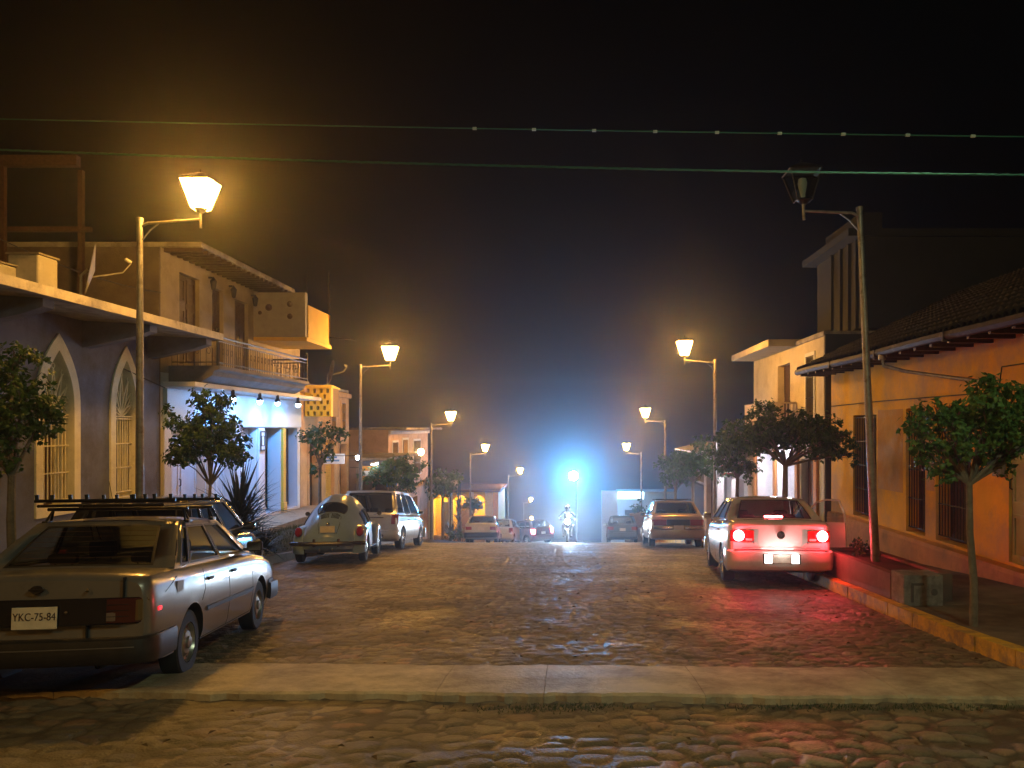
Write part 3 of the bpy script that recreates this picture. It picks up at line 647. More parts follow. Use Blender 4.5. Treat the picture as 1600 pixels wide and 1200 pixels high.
# --- beetle
def beetle():
    P=mat('faded blue grey enamel',(.22,.33,.55),.28,vary=.1,coat=.5,dirt=(.18,.28,.46),dscale=3)
    c=Car('parked_car','rounded old blue grey two door car with a humped back and bulging fenders','car',-5.12,16.85,7.5,4.03)
    top=[(0,.50),(.04,.62),(.12,.78),(.3,.95),(.55,1.12),(.8,1.26),(1.1,1.39),(1.45,1.475),(1.8,1.50),(2.15,1.47),(2.4,1.40),(2.5,1.30),(2.72,1.0),(2.85,.96),(3.2,.90),(3.5,.80),(3.75,.66),(3.9,.50),(3.95,.40)]
    hw=[(0,.30),(.05,.42),(.15,.52),(.4,.62),(.9,.70),(1.5,.72),(2.2,.70),(2.7,.62),(3.0,.52),(3.5,.42),(3.8,.32),(3.95,.2)]
    roofw=[(0,.2),(.3,.44),(.6,.52),(1.2,.56),(2.0,.56),(2.4,.56),(2.6,.54),(2.9,.40),(3.5,.30),(3.95,.15)]
    def S(y,ang):   # superellipse arch, ang 0..pi
        zt=float(smooth_interp(top,y,.09)); w=float(smooth_interp(hw,y,.12)); rw=float(smooth_interp(roofw,y,.12)); zb=.30
        ca,sa=math.cos(ang),math.sin(ang); h=zt-zb
        e=2/2.5; X=math.copysign(abs(ca)**e,ca); Z=abs(sa)**e
        ww=w+(rw-w)*max(0,(Z-.45)/.55)**1.2
        return Vector((ww*X,y,zb+h*Z))
    ys=[0,.02,.05]+list(np.linspace(.1,3.85,40))+[3.9,3.95]
    rows=[[S(y,math.pi*k/24)[:] for k in range(25)] for y in ys]
    mb=MB(); mb.grid(rows); mb.add(rows[0],[tuple(range(25))]); mb.add(rows[-1],[tuple(range(25))]); mb.box(-.5,.5,.3,3.7,.22,.32)
    c.o(mb,'body',P,angle=50)
    def on(y,a,off=.004):
        p=S(y,a); d1=S(y+.02,a)-S(y-.02,a); d2=S(y,a+.02)-S(y,a-.02); n=d2.cross(d1).normalized()
        if n.dot(p-Vector((0,y if abs(y-2)<1 else 2,.8)))<0: n=-n
        return p+n*off
    def win(y0,y1,a0,a1,name,m,rim=M_chrome,n=10,slant=0.):
        q=MB(); g=lambda i,j:(y0+(y1-y0)*j/n,a0+(a1-a0)*i/n)
        def rr(i,j):   # rounded corners
            u,v=2*i/n-1,2*j/n-1; k=1-.10*(u*u*v*v); return ((y0+y1)/2+(y1-y0)/2*v*k+slant*u,(a0+a1)/2+(a1-a0)/2*u*k)
        q.grid([[on(*rr(i,j),.006)[:] for i in range(n+1)] for j in range(n+1)])
        o=c.o(q,name,m,angle=60,fixn=False)
        bd=[rr(i,0) for i in range(n)]+[rr(n,j) for j in range(n)]+[rr(n-i,n) for i in range(n)]+[rr(0,n-j) for j in range(n)]
        q=MB(); q.tube([on(*p,.008) for p in bd]+[on(*bd[0],.008)],.011,5,cap=False); c.o(q,'window_seal',rim,o); return o
    DG=mat('dark car window',(.012,.013,.014),.06,coat=.4)
    h=math.pi/2
    win(.50,.86,h-.50,h+.50,'rear_window',DG,M_black); win(2.44,2.66,h-.56,h+.56,'windscreen',DG,M_black)
    for sg in (-1,1):
        win(1.0,1.45,h-sg*.86,h-sg*1.20,'side_window',DG,M_black); win(1.55,2.35,h-sg*.86,h-sg*1.20,'side_window',DG,M_black)
        # bulging fenders swept round the wheels
        for (yc,r0,bw,y0,sgn) in ((.72,.36,.22,.0,-1),(3.20,.37,.22,0,1)):
            rows=[]
            for i in range(19):
                a=R(-12+204*i/18); base=Vector((0,yc,.30)); rows.append([])
                for j in range(9):
                    b=j/8*R(100); x=.50+.265*math.sin(min(b,R(90)))+0*j; rad=r0-.03+.155*(math.cos(b)**.8 if b<R(90) else 0)-(.035 if j==8 else 0)
                    st=1.10 if (math.cos(a)*sgn>0) else 1.12
                    rows[-1].append((sg*x,yc+rad*math.cos(a)*st,.30+rad*math.sin(a)*1.06))
            q=MB(); q.grid(rows); c.o(q,'fender',P,angle=60)
        q=MB(); q.box(sg*.60,sg*.755,1.15,2.85,.27,.30,bev=.012); c.o(q,'running_board',M_black)
        q=MB(); pts=[(0,-.055),(.05,-.05),(.075,-.02),(.08,.02)]
        q.lathe(pts,18,axis='y',c=(sg*.64,.24,.66)); q.v=[(p[0],p[1]+.02,.66+(p[2]-.66)*1.35) for p in q.v]; c.o(q,'tail_light',M_tail)
        q=MB(); q.lathe([(0,.10),(.06,.09),(.085,.05),(.09,.0)],18,axis='y',c=(sg*.60,3.62,.62)); c.o(q,'headlight',M_clear)
        q=MB(); q.tube([(sg*.70,2.38,.98),(sg*.80,2.34,1.02)],.008,5); q.lathe([(0,-.01),(.055,-.008),(.055,.01),(0,.02)],14,axis='y',c=(sg*.84,2.34,1.03)); c.o(q,'mirror',M_chrome)
    for fr,y,out in ((0,.0,-.10),(1,3.98,.07)):
        q=MB(); pts=[]
        for i in range(13):
            u=-1+i/6; pts.append((u*.76,y+out+(.24*abs(u)**5)*(1 if not fr else -1),.42))
        q.tube(pts,.045,8); 
        for u in (-.25,.25): q.tube([(u,y+out,.36),(u,y+out,.52)],.028,6)
        c.o(q,'bumper',mat('dull black chrome',(.10,.10,.11),.25,.7))
    # engine lid with vents, plate, lamp
    q=MB()
    for k in range(-7,8):
        if abs(k)<1: continue
        a=h+k*.045; q.tube([on(.32,a,.002),on(.44,a,.002)],.008,4)
    c.o(q,'air_vent',M_seam)
    bd=[(.07,h-.55),(.2,h-.50),(.40,h-.40),(.46,h-.2),(.465,h),(.46,h+.2),(.40,h+.40),(.2,h+.50),(.07,h+.55)]
    q=MB(); q.tube([on(*p,.0) for p in bd],.006,4); c.o(q,'engine_lid_seam',M_seam)
    c.plate(0,.72,.035,'WJH-30-12' if False else None,.30,.14)
    q=MB(); q.lathe([(0,-.03),(.035,-.02),(.04,.02)],12,axis='y',c=(0,.10,.83)); c.o(q,'plate_lamp',M_chrome)
    for x in (-.13,.13):
        q=MB(); q.tube([(x,-.12,.30),(x,.2,.31)],.022,8); c.o(q,'exhaust_pipe',M_chrome)
    c.wheels((.72,3.20),.315,.15,.74)
beetle()
# --- silver van
def van():
    P=paint('warm silver paint',(.62,.60,.52),.2,.3)
    c=Car('parked_van','tall silver passenger van behind the rounded old car','van',-5.72,22.6,-1.0,4.2)
    W=.86; L=4.2
    c.setup([(0,.98,W*.95),(.1,1.0,W*.98),(1.,1.0,W),(2.8,.98,W),(3.3,.95,W*.98),(3.8,.86,W*.94),(4.1,.74,W*.88),(L,.6,W*.8)],.22,crown=.02,zbpts=[(0,.3),(.3,.22),(L,.26)])
    c.body(P,(.72,3.3),.36,.315); c.wheels((.72,3.3),.315,.19,W-.015,rim='alloy')
    c.cabin(P,.03,.22,2.2,3.35,.98,1.66,W*.95,W*.80,((.035,.25),(.28,.52),(.55,.90)),seats=((2.1,1.),(1.0,.8)),ptl=.10,tint=glass('van glass',(.25,.25,.25)),crown=.04)
    c.bumper(.30,.56,P,out=.07,wrap=.3,bev=.05); c.bumper(.26,.56,P,front=True,out=.05,wrap=.3,bev=.05)
    for sx in (-1,1): c.band(sx*.66,sx*(W-.02),.72,1.0,.014,.05,M_tail,'tail_light'); c.band(sx*.46,sx*(W-.10),.62,.8,.014,.03,M_clear,'headlight',front=True)
    c.band(-.4,.4,.52,.66,.006,.02,M_black,'grille',front=True)
    c.plate(-.05,.80,-.036,None,.31,.15); grooves(c,(1.3,2.3),.26,.94,extra=((.05,.82,1.2,.80),)); c.handle(1.5,.84,P); c.handle(2.5,.84,P); c.mirror(2.95,1.0,P,W*.94)
    q=MB(); q.box(-.45,.45,-.05,-.02,.895,.92,bev=.008); c.o(q,'tailgate_trim',M_chrome)
    q=MB(); q.lathe([(0,-.12),(.055,-.11),(.06,-.05)],14,axis='y',c=(-.12,0,.45)); c.o(q,'tow_lamp',M_clear) if False else None
van()
# generic three-box sedan
def sedan(c,P,L=4.3,W=.84,roofz=1.40,deck=1.0,tint=None,lit=None,plate=None,rim='steel',blackbump=False,tail=(.46,.80,.66,.82),garn=False,ssplit=((.06,.15),(.18,.52),(.55,.91))):
    c.setup([(0,deck-.05,W*.93),(.08,deck,W*.97),(.6,deck,W),(2.2,.95,W),(3.2,.92,W*.99),(3.8,.84,W*.96),(L-.1,.74,W*.9),(L,.64,W*.84)],.22,crown=.02,zbpts=[(0,.32),(.35,.22),(L-.3,.22),(L,.28)])
    wy=(.98,L-.92); c.body(P,wy,.34,.30); c.wheels(wy,.30,.18,W-.02,rim=rim)
    c.cabin(P,.55,1.12,2.35,3.10,.95,roofz,W*.93,W*.73,ssplit,seats=((1.95,1.),(1.15,.6)),ptl=.10,tint=tint,zb_rear=deck-.01,crown=.05)
    B=MATS.get('worn black plastic bumper') if blackbump else P
    c.bumper(.28,.54,B,out=.08,wrap=.5,bev=.05); c.bumper(.24,.54,B,front=True,out=.06,wrap=.4,bev=.05)
    for sx in (-1,1):
        c.band(sx*tail[0],sx*tail[1],tail[2],tail[3],.016,.05,M_tail,'tail_light'); c.band(sx*.44,sx*(W-.10),.60,.73,.014,.03,M_clear,'headlight',front=True)
    c.band(-.4,.4,.56,.68,.006,.02,M_black,'grille',front=True)
    grooves(c,(1.95,2.95),.26,.9,extra=((1.3,.27,2.95,.27),)); c.handle(1.42,.82,P); c.handle(2.2,.82,P); c.mirror(2.75,.96,P,W*.95)
    if plate: c.plate(*plate)
# --- far cream sedan on the left, its neighbour, the tail-lit car, the small grey car, the tan sedan
c=Car('parked_car','pale cream sedan parked before the yellow house at the crest','car',-4.45,40.,2,4.2); sedan(c,paint('cream paint',(.62,.58,.48),.0,.3),plate=(0,.72,-.05,None,.3,.15),blackbump=True,garn=True)
c=Car('parked_car','white car mostly hidden just right of the pale cream sedan','car',-4.15,46.5,-6,3.9); hatch_spec(c,paint('white paint',(.7,.7,.7),.0,.3),M_cglass,L=3.9,rim='steel')
c=Car('moving_car','far car driving away with glowing red tail lights','car',-1.55,48.5,38,3.9); hatch_spec(c,paint('red far paint',(.08,.03,.03),.0,.3),glass('smoked glass'),taillit=emit('far tail glow',(1,.10,.14),60.,(.3,.0,.0)),L=3.9)
c=Car('parked_car','small dark grey hatchback beside the big clay pot, far right','car',2.72,41.0,-2,3.6); hatch_spec(c,paint('slate paint',(.10,.11,.13),.3,.3),M_cglass,L=3.75,W=.80,roofz=1.42,rim='steel',tail='low')
def tan_car():
    P=paint('golden tan paint',(.42,.30,.16),.4,.28)
    c=Car('parked_car','square golden tan sedan with a pale bumper strip, ahead of the red lit car','car',3.30,24.2,-1,4.4); sedan(c,P,L=4.4,W=.84,roofz=1.41,deck=.99,plate=(0,.60,-.10,None,.3,.13),blackbump=False,tail=(.36,.78,.66,.84))
    c.band(-.76,-.20,.555,.61,.095,.02,M_chrome,'bumper_strip'); c.band(.20,.76,.555,.61,.095,.02,M_chrome,'bumper_strip')
    c.band(-.35,.35,.66,.84,.008,.02,M_black,'rear_garnish')
    q=MB(); 
    for y in (1.45,2.1): q.tube([(-.6,y,1.49),(.6,y,1.49)],.014,6)
    for sx in (-1,1): q.tube([(sx*.55,1.35,1.46),(sx*.55,2.2,1.46)],.014,6)
    c.o(q,'roof_rack',M_iron)
tan_car()
# --- silver sedan with brake lights on and its right front door open
def jetta():
    P=paint('bright silver paint',(.74,.72,.70),.15,.24); E=emit('brake light glow',(1.,.12,.14),62.,(.5,.02,.02)); L=4.37; W=.86
    c=Car('parked_car','silver sedan with brake lights glowing red and its right front door open','car',3.42,12.95,-4.5,L)
    c.setup([(0,.98,W*.90),(.05,1.05,W*.94),(.14,1.065,W*.965),(.5,1.06,W),(1.4,1.0,W),(2.4,.96,W),(3.2,.94,W*.99),(3.8,.86,W*.95),(4.2,.76,W*.88),(L,.62,W*.78)],.2,crown=.03,zbpts=[(0,.30),(.35,.2),(L-.3,.2),(L,.28)])
    c.sweep=.06; c.body(P,(.92,3.43),.345,.31); c.wheels((.92,3.43),.31,.195,W-.02,rim='alloy')
    c.cabin(P,.52,1.10,2.35,3.2,.97,1.41,W*.93,W*.70,((.07,.17),(.20,.54),(.57,.92)),seats=((2.0,1.),(1.25,.7)),ptl=.13,zb_rear=1.05,crown=.055,bulge=.07)
    c.bumper(.28,.60,P,out=.075,wrap=.5,bev=.06); c.bumper(.24,.56,P,front=True,out=.06,wrap=.4,bev=.06)
    for sx in (-1,1):
        o=c.band(sx*.43,sx*.80,.735,.915,.014,.05,M_tail,'tail_light')
        q=MB(); yy=c.face_y(.66); q.lathe([(0,yy-.030),(.07,yy-.029),(.085,yy-.022),(.09,yy-.0)],24,axis='y',c=(sx*.665,0,.828)); c.o(q,'brake_lens',E,o)
        q=MB(); yy=c.face_y(.50); q.box(sx*.455,sx*.56,yy-.024,yy,.75,.785,bev=.004); c.o(q,'reversing_lens',M_clear,o)
        c.band(sx*.44,sx*(W-.12),.60,.75,.014,.03,M_clear,'headlight',front=True)
    # third brake light behind the glass, roof aerial
    q=MB(); q.box(-.155,.155,.60,.63,1.09,1.135,bev=.012); c.o(q,'high_brake_light',E)
    q=MB(); 
    for sx in (-1,1): q.box(sx*.43-.003,sx*.43+.003,-.062,-.03,.70,.735)
    q.box(-.62,.62,-.075,-.045,.632,.638); q.box(-.75,.75,-.075,-.02,.605,.609); c.o(q,'boot_seam',M_seam)
    # round emblem: a ring with a V over a W
    q=MB(); yb=-.068; cx,cz=0,.845
    q.lathe([(.052,yb-.004),(.052,yb-.012),(.064,yb-.012),(.064,yb-.004)],28,axis='y',c=(cx,0,cz)); q.lathe([(0,yb-.003),(.054,yb-.003),(.054,yb+.01)],24,axis='y',c=(cx,0,cz),mi=1)
    for pts in (((-.022,.045),(0,.008),(.022,.045)),((-.045,.02),(-.022,-.040),(0,.002),(.022,-.040),(.045,.02))):
        q.tube([(cx+a,yb-.009,cz+b) for a,b in pts],.0045,5)
    c.o(q,'emblem',[M_chrome,M_black])
    # plate in its recess, with a lamp panel each side
    q=MB(); q.box(-.30,.30,-.139,-.12,.385,.545,bev=.006); rec=c.o(q,'plate_recess',M_black)
    c.plate(0,.465,-.146,None,.27,.13,m=mat('lit plate',(.75,.70,.62),.5,vary=.2,scale=20))
    for sx in (-1,1): q=MB(); q.box(sx*.155,sx*.275,-.146,-.135,.395,.535,bev=.005); c.o(q,'plate_lamp',emit('plate lamp glow',(1,.93,.85),5.),rec)
    grooves(c,(1.98,),.24,.92,extra=((1.3,.25,2.0,.25),)); c.handle(1.42,.86,P); c.handle(2.25,.86,P,sides=(-1,)); c.mirror(2.85,.99,P,W*.95,sides=(-1,))
    # dark sheet painting the shaded door hole on the solid side, and the open door
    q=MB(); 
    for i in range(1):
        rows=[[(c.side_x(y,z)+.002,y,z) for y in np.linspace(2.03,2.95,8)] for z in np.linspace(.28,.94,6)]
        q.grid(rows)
    c.o(q,'door_hole_sheet',M_dark,fixn=False)
    q=MB(); H=Vector((W*.99,2.98,0)); an=R(58); d=Vector((math.sin(an),-math.cos(an),0)); nn=Vector((d.y,-d.x,0))
    def DP(u,z,t=0): return (H+d*u+nn*t+Vector((0,0,z)))[:]
    out=[(0,.30),(.92,.28),(.98,.50),(.97,.95),(.0,.96)]
    for t,mi in ((-.03,0),(.03,0)): q.add([DP(u,z,t) for u,z in out],[tuple(range(5))],mi)
    q.grid([[DP(u,z,-.03) for u,z in out],[DP(u,z,.03) for u,z in out]],closed=True,smooth=False)
    q.tube([DP(.04,.95),DP(.42,1.33),DP(.62,1.385),DP(.86,1.37),DP(.955,1.12),DP(.965,.95)],.020,6)
    dr=c.o(q,'open_door',P,angle=40)
    q=MB(); q.add([DP(.08,.96),DP(.43,1.31),DP(.62,1.37),DP(.84,1.355),DP(.93,1.10),DP(.945,.96)],[tuple(range(6))]); c.o(q,'door_glass',M_cglass,dr,fixn=False)
    q=MB(); q.box(-.06,.06,-.035,.035,-.05,.05,bev=.02); m0=DP(.16,.98,.10); q.v=[(p[0]*1.3+m0[0],p[1]+m0[1],p[2]*1.3+m0[2]) for p in q.v]; c.o(q,'mirror',P,dr)
    q=MB(); q.tube([DP(.15,.62,-.045),DP(.5,.70,-.075),DP(.8,.66,-.045)],.025,6); c.o(q,'arm_rest',M_dark,dr)
    l=bpy.data.lights.new('rear_fill_light','AREA'); l.energy=2.6; l.color=(1,.75,.7); l.shape='RECTANGLE'; l.size=.5; l.size_y=.05  # added area light brightening the boot from behind the car
    lo=bpy.data.objects.new('rear_fill_light',l); COL.objects.link(lo); lo.parent=c.t; lo.location=(0,-L/2-.24,.60); lo.rotation_euler=(R(125),0,0)
    l2=bpy.data.lights.new('rear_fill_light','POINT'); l2.energy=1.2; l2.color=(1,.9,.8); l2.shadow_soft_size=.04  # added point light brightening the plate from behind the car
    lo=bpy.data.objects.new('rear_fill_light',l2); COL.objects.link(lo); lo.parent=c.t; lo.location=(0,-L/2-.30,.56)
    l3=bpy.data.lights.new('red_cabin_fill','POINT'); l3.energy=9.; l3.color=(1,.05,.07); l3.shadow_soft_size=.05  # added red light spreading the high brake light's glow inside the cabin
    lo=bpy.data.objects.new('red_cabin_fill',l3); COL.objects.link(lo); lo.parent=c.t; lo.location=(0,-L/2+.75,1.18)
    l4=bpy.data.lights.new('red_door_fill','POINT'); l4.energy=5.; l4.color=(1,.05,.05); l4.shadow_soft_size=.04  # added red light that reddens the open door, no lamp is built there
    lo=bpy.data.objects.new('red_door_fill',l4); COL.objects.link(lo); lo.parent=c.t; lo.location=(1.02,-L/2+1.75,.75)
    # extra point light hung behind each cluster to spread its red spill
    for x,s_ in ((-.665,1),(.665,1)):
        l=bpy.data.lights.new('brake_lamp_light','POINT'); l.specular_factor=.25; l.energy=30.; l.color=(1,.035,.05); l.shadow_soft_size=.05
        lo=bpy.data.objects.new('brake_lamp_light',l); COL.objects.link(lo); lo.parent=c.t; lo.location=(x,-L/2-.17,.828)
jetta()
# --- rider on a motorcycle coming up the hill with the headlight on
def skin_body(name,verts,edges,radii,m,parent,sub=2,root=0):
    me=bpy.data.meshes.new(name); me.from_pydata(verts,edges,[]); me.update()
    o=bpy.data.objects.new(name,me); COL.objects.link(o); sk=o.modifiers.new('s','SKIN'); me.skin_vertices.new() if not me.skin_vertices else None
    for i,r in enumerate(radii): me.skin_vertices[0].data[i].radius=(r if isinstance(r,tuple) else (r,r))
    me.skin_vertices[0].data[root].use_root=True; sk.use_smooth_shade=True
    sb=o.modifiers.new('u','SUBSURF'); sb.levels=sub; sb.render_levels=sub
    dg=bpy.context.evaluated_depsgraph_get(); dg.update(); n=bpy.data.meshes.new_from_object(o.evaluated_get(dg)); o.modifiers.clear(); o.data=n
    n.materials.clear(); n.materials.append(m); n.polygons.foreach_set('use_smooth',[True]*len(n.polygons)); o.parent=parent; return o
def moto():
    D=36.; X=-.10; z=-G(D)+.0
    sl=math.atan2(-(G(D+.7)-G(D-.7)),1.4)
    t=thing('motorcycle','dark motorcycle riding toward the camera with its headlight blazing','motorcycle',(X,D,z),(sl,0,0))
    # local -Y faces the camera (its front)
    def wheel(y,name):
        q=MB(); q.lathe([(.24,-.04),(.29,-.05),(.305,-.02),(.305,.02),(.29,.05),(.24,.04),(.24,-.04)],26,axis='x',c=(0,y,.305)); w=q.build(name,M_tyre,t)
        q=MB(); q.lathe([(.24,-.03),(.225,0),(.24,.03)],24,axis='x',c=(0,y,.305)); q.lathe([(0,-.05),(.04,-.05),(.04,.05),(0,.05)],10,axis='x',c=(0,y,.305))
        for k in range(10): a=k*.628; q.tube([(0,y,.305),(0,y+.235*math.cos(a),.305+.235*math.sin(a))],.004,4)
        q.build('rim',M_rim,w)
    wheel(-.62,'wheel'); wheel(.62,'wheel')
    q=MB()
    for s_ in (-1,1): q.tube([(s_*.08,-.62,.305),(s_*.08,-.42,.80)],.022,8)
    q.tube([(-.11,-.42,.80),(.11,-.42,.80)],.02,6); q.build('fork',M_chrome,t)
    q=MB(); q.tube([(-.36,-.22,1.03),(-.22,-.33,1.02),(-.1,-.40,.95),(.1,-.40,.95),(.22,-.33,1.02),(.36,-.22,1.03)],.014,8); q.tube([(-.37,-.215,1.03),(-.25,-.31,1.02)],.02,8,mi=0); q.tube([(.37,-.215,1.03),(.25,-.31,1.02)],.02,8); q.build('handlebar',M_iron,t)
    q=MB(); q.lathe([(0,.06),(.09,.04),(.115,-.02),(.11,-.05)],20,axis='y',c=(0,-.50,.93)); h=q.build('headlight',M_iron,t)
    q=MB(); q.lathe([(0,-.062),(.06,-.06),(.10,-.052)],20,axis='y',c=(0,-.50,.93)); q.build('headlight_lens',emit('headlight glow',(.70,.88,1.),4200.),h)
    q=MB(); q.box(-.13,.13,-.32,.12,.66,.86,bev=.07); q.build('fuel_tank',paint('dark blue tank',(.02,.03,.08),.3,.25),t,angle=60)
    q=MB(); q.box(-.12,.12,.05,.72,.72,.80,bev=.04); q.build('seat',M_seat,t)
    q=MB(); q.box(-.13,.13,-.2,.22,.30,.62,bev=.05); q.tube([(0,-.38,.75),(0,-.2,.4),(0,.25,.38),(0,.62,.305)],.03,6); q.tube([(.12,-.1,.32),(.14,.3,.26),(.15,.75,.34)],.035,8); q.tube([(0,.1,.6),(0,.6,.7)],.03,6); q.build('engine',M_iron,t)
    for s_ in (-1,1):
        q=MB(); q.tube([(s_*.3,-.27,1.03),(s_*.34,-.25,1.16)],.006,5); q.box(s_*.30,s_*.40,-.26,-.24,1.15,1.21,bev=.01); q.build('mirror',M_black,t)
    r=thing('person','rider in dark jacket and helmet leaning over the motorcycle handlebars','person',(X,D,z),(sl,0,0))
    V=[(0,.30,.84),(0,.24,1.02),(0,.16,1.22),(0,.10,1.38),(0,.06,1.47),(0,.05,1.58),
       (-.19,.10,1.35),(-.34,-.02,1.17),(-.34,-.20,1.05),(.19,.10,1.35),(.34,-.02,1.17),(.34,-.20,1.05),
       (-.11,.28,.82),(-.20,-.10,.74),(-.18,.04,.34),(-.18,-.06,.28),(.11,.28,.82),(.20,-.10,.74),(.18,.04,.34),(.18,-.06,.28)]
    E=[(0,1),(1,2),(2,3),(3,4),(4,5),(3,6),(6,7),(7,8),(3,9),(9,10),(10,11),(0,12),(12,13),(13,14),(14,15),(0,16),(16,17),(17,18),(18,19)]
    Rr=[(.15,.12),(.15,.11),(.17,.11),(.12,.09),.055,.09,.07,.05,.038,.07,.05,.038,.095,.075,.055,.045,.095,.075,.055,.045]
    skin_body('body',V,E,Rr,mat('dark jacket cloth',(.03,.035,.05),.8,vary=.3),r)
    q=MB(); q.lathe([(0,.14),(.07,.125),(.12,.06),(.132,-.01),(.12,-.08),(.09,-.12),(0,-.125)],20,c=(0,.04,1.60)); q.build('helmet',mat('dark helmet',(.02,.02,.03),.15,coat=.6),r)
    for s_ in (-1,1):
        for k in range(5):
            bx=.335*s_+(k-2)*.022; 
            pts=[(bx,-.19,1.055),(bx,-.235,1.062),(bx,-.255,1.035),(bx,-.24,1.005)] if k else [(.29*s_,-.18,1.04),(.285*s_,-.215,1.01),(.29*s_,-.24,1.0)]
            q=MB(); q.tube(pts,.012,6); q.build('finger',mat('skin',(.35,.2,.13),.5),r)
    l=bpy.data.lights.new('headlight_beam','SPOT'); l.energy=1000; l.color=(.80,.90,1.); l.spot_size=R(16); l.spot_blend=.7; l.shadow_soft_size=.08
    lo=bpy.data.objects.new('headlight_beam',l); COL.objects.link(lo); lo.parent=t; lo.location=(0,-.60,.93); lo.rotation_euler=(R(92),0,R(180))
moto()
# ------------------------------------------------------------------ houses
def facade(mb,x,y0,y1,z0,z1,holes,th,sg,mi=0,mir=0):
    """street wall in the plane X=x (its thickness away from the street) with rectangular holes. sg=-1: left side of the street"""
    back=x+sg*th
    ys=sorted(set([y0,y1]+[h[0] for h in holes]+[h[1] for h in holes])); zs=sorted(set([z0,z1]+[h[2] for h in holes]+[h[3] for h in holes]))
    for i in range(len(ys)-1):
        for j in range(len(zs)-1):
            cy,cz=(ys[i]+ys[i+1])/2,(zs[j]+zs[j+1])/2
            if any(h[0]<cy<h[1] and h[2]<cz<h[3] for h in holes): continue
            for X in (x,back): mb.add([(X,ys[i],zs[j]),(X,ys[i+1],zs[j]),(X,ys[i+1],zs[j+1]),(X,ys[i],zs[j+1])],[(0,1,2,3)],mi)
    for a,b,c,d in holes:
        mb.add([(x,a,c),(x,b,c),(x,b,d),(x,a,d),(back,a,c),(back,b,c),(back,b,d),(back,a,d)],[(0,1,5,4),(1,2,6,5),(2,3,7,6),(3,0,4,7)],mir)
    mb.add([(x,y0,z0),(x,y0,z1),(back,y0,z1),(back,y0,z0)],[(0,1,2,3)],mi); mb.add([(x,y1,z0),(x,y1,z1),(back,y1,z1),(back,y1,z0)],[(0,1,2,3)],mi)
    mb.add([(x,y0,z1),(x,y1,z1),(back,y1,z1),(back,y0,z1)],[(0,1,2,3)],mi)
def shell(t,x,y0,y1,z0,z1,depth,sg,holes,m,th=.35,mir=None,floors=(),name='wall',inner=None):
    mb=MB(); facade(mb,x,y0,y1,z0,z1,holes,th,sg,0,1)
    xb=x+sg*depth; s=x+sg*th
    mb.box(s,xb,y0,y0+.25,z0,z1); mb.box(s,xb,y1-.25,y1,z0,z1); mb.box(xb-sg*.25,xb,y0+.25,y1-.25,z0,z1)
    for f in floors: mb.box(s,xb-sg*.25,y0+.25,y1-.25,f-.15,f,2)
    w=mb.build(name,[m,mir or m,inner or M_white],t,world=True,fixn=True); return w
def slab(t,name,x0,x1,y0,y1,z0,z1,m,bev=.02): return MB().box(x0,x1,y0,y1,z0,z1,bev=bev).build(name,m,t,world=True)
def door(t,x,sg,a,b,z0,z1,m,inset=.22,panels=2,name='door',bars=False,leaf=2,glassy=None):
    """timber or metal leaves standing back inside an opening"""
    X=x+sg*inset; q=MB(); w=(b-a)/leaf
    for k in range(leaf):
        ya,yb=a+k*w+.006,a+(k+1)*w-.006
        q.box(X,X+sg*.045,ya,yb,z0,z1)
        ph=(z1-z0)/panels
        for p in range(panels):
            za,zb=z0+p*ph+.07,z0+(p+1)*ph-.07
            for (u0,u1,v0,v1) in ((ya+.04,ya+.10,za,zb),(yb-.10,yb-.04,za,zb),(ya+.10,yb-.10,za,za+.06),(ya+.10,yb-.10,zb-.06,zb)): q.box(X-sg*.018,X,u0,u1,v0,v1)
    o=q.build(name,m,t,world=True)
    q=MB(); q.tube([(X-sg*.03,a+w-.07,(z0+z1)/2-.1),(X-sg*.07,a+w-.07,(z0+z1)/2-.08),(X-sg*.07,a+w-.07,(z0+z1)/2+.05),(X-sg*.03,a+w-.07,(z0+z1)/2+.07)],.012,6); q.v=[(p[0]-0,p[1],p[2]) for p in q.v]
    h=q.build('handle',M_iron,None); w_=wloc(t); h.parent=o; h.data.transform(Matrix.Translation(-w_))
    return o
def grille(t,x,sg,a,b,z0,z1,off=.03,n=None,cross=3,r=.009,m=None,name='window_bars'):
    q=MB(); n=n or max(3,int((b-a)/.11)); X=x-sg*off
    for k in range(n+1): y=a+(b-a)*k/n; q.tube([(X,y,z0),(X,y,z1)],r,5)
    for k in range(cross+1): z=z0+(z1-z0)*k/cross; q.box(X-.006,X+.006,a-.03,b+.03,z-.012,z+.012)
    return q.build(name,m or M_iron,t,world=True)
def surround(t,x,sg,a,b,z0,z1,m,w=.12,out=.03,name='surround',sill=True):
    q=MB(); X0,X1=x+sg*.002,x-sg*out
    q.box(X0,X1,a-w,a,z0,z1+w); q.box(X0,X1,b,b+w,z0,z1+w); q.box(X0,X1,a,b,z1,z1+w)
    if sill: q.box(X0,x-sg*(out+.05),a-w-.03,b+w+.03,z0-.08,z0)
    return q.build(name,m,t,world=True)
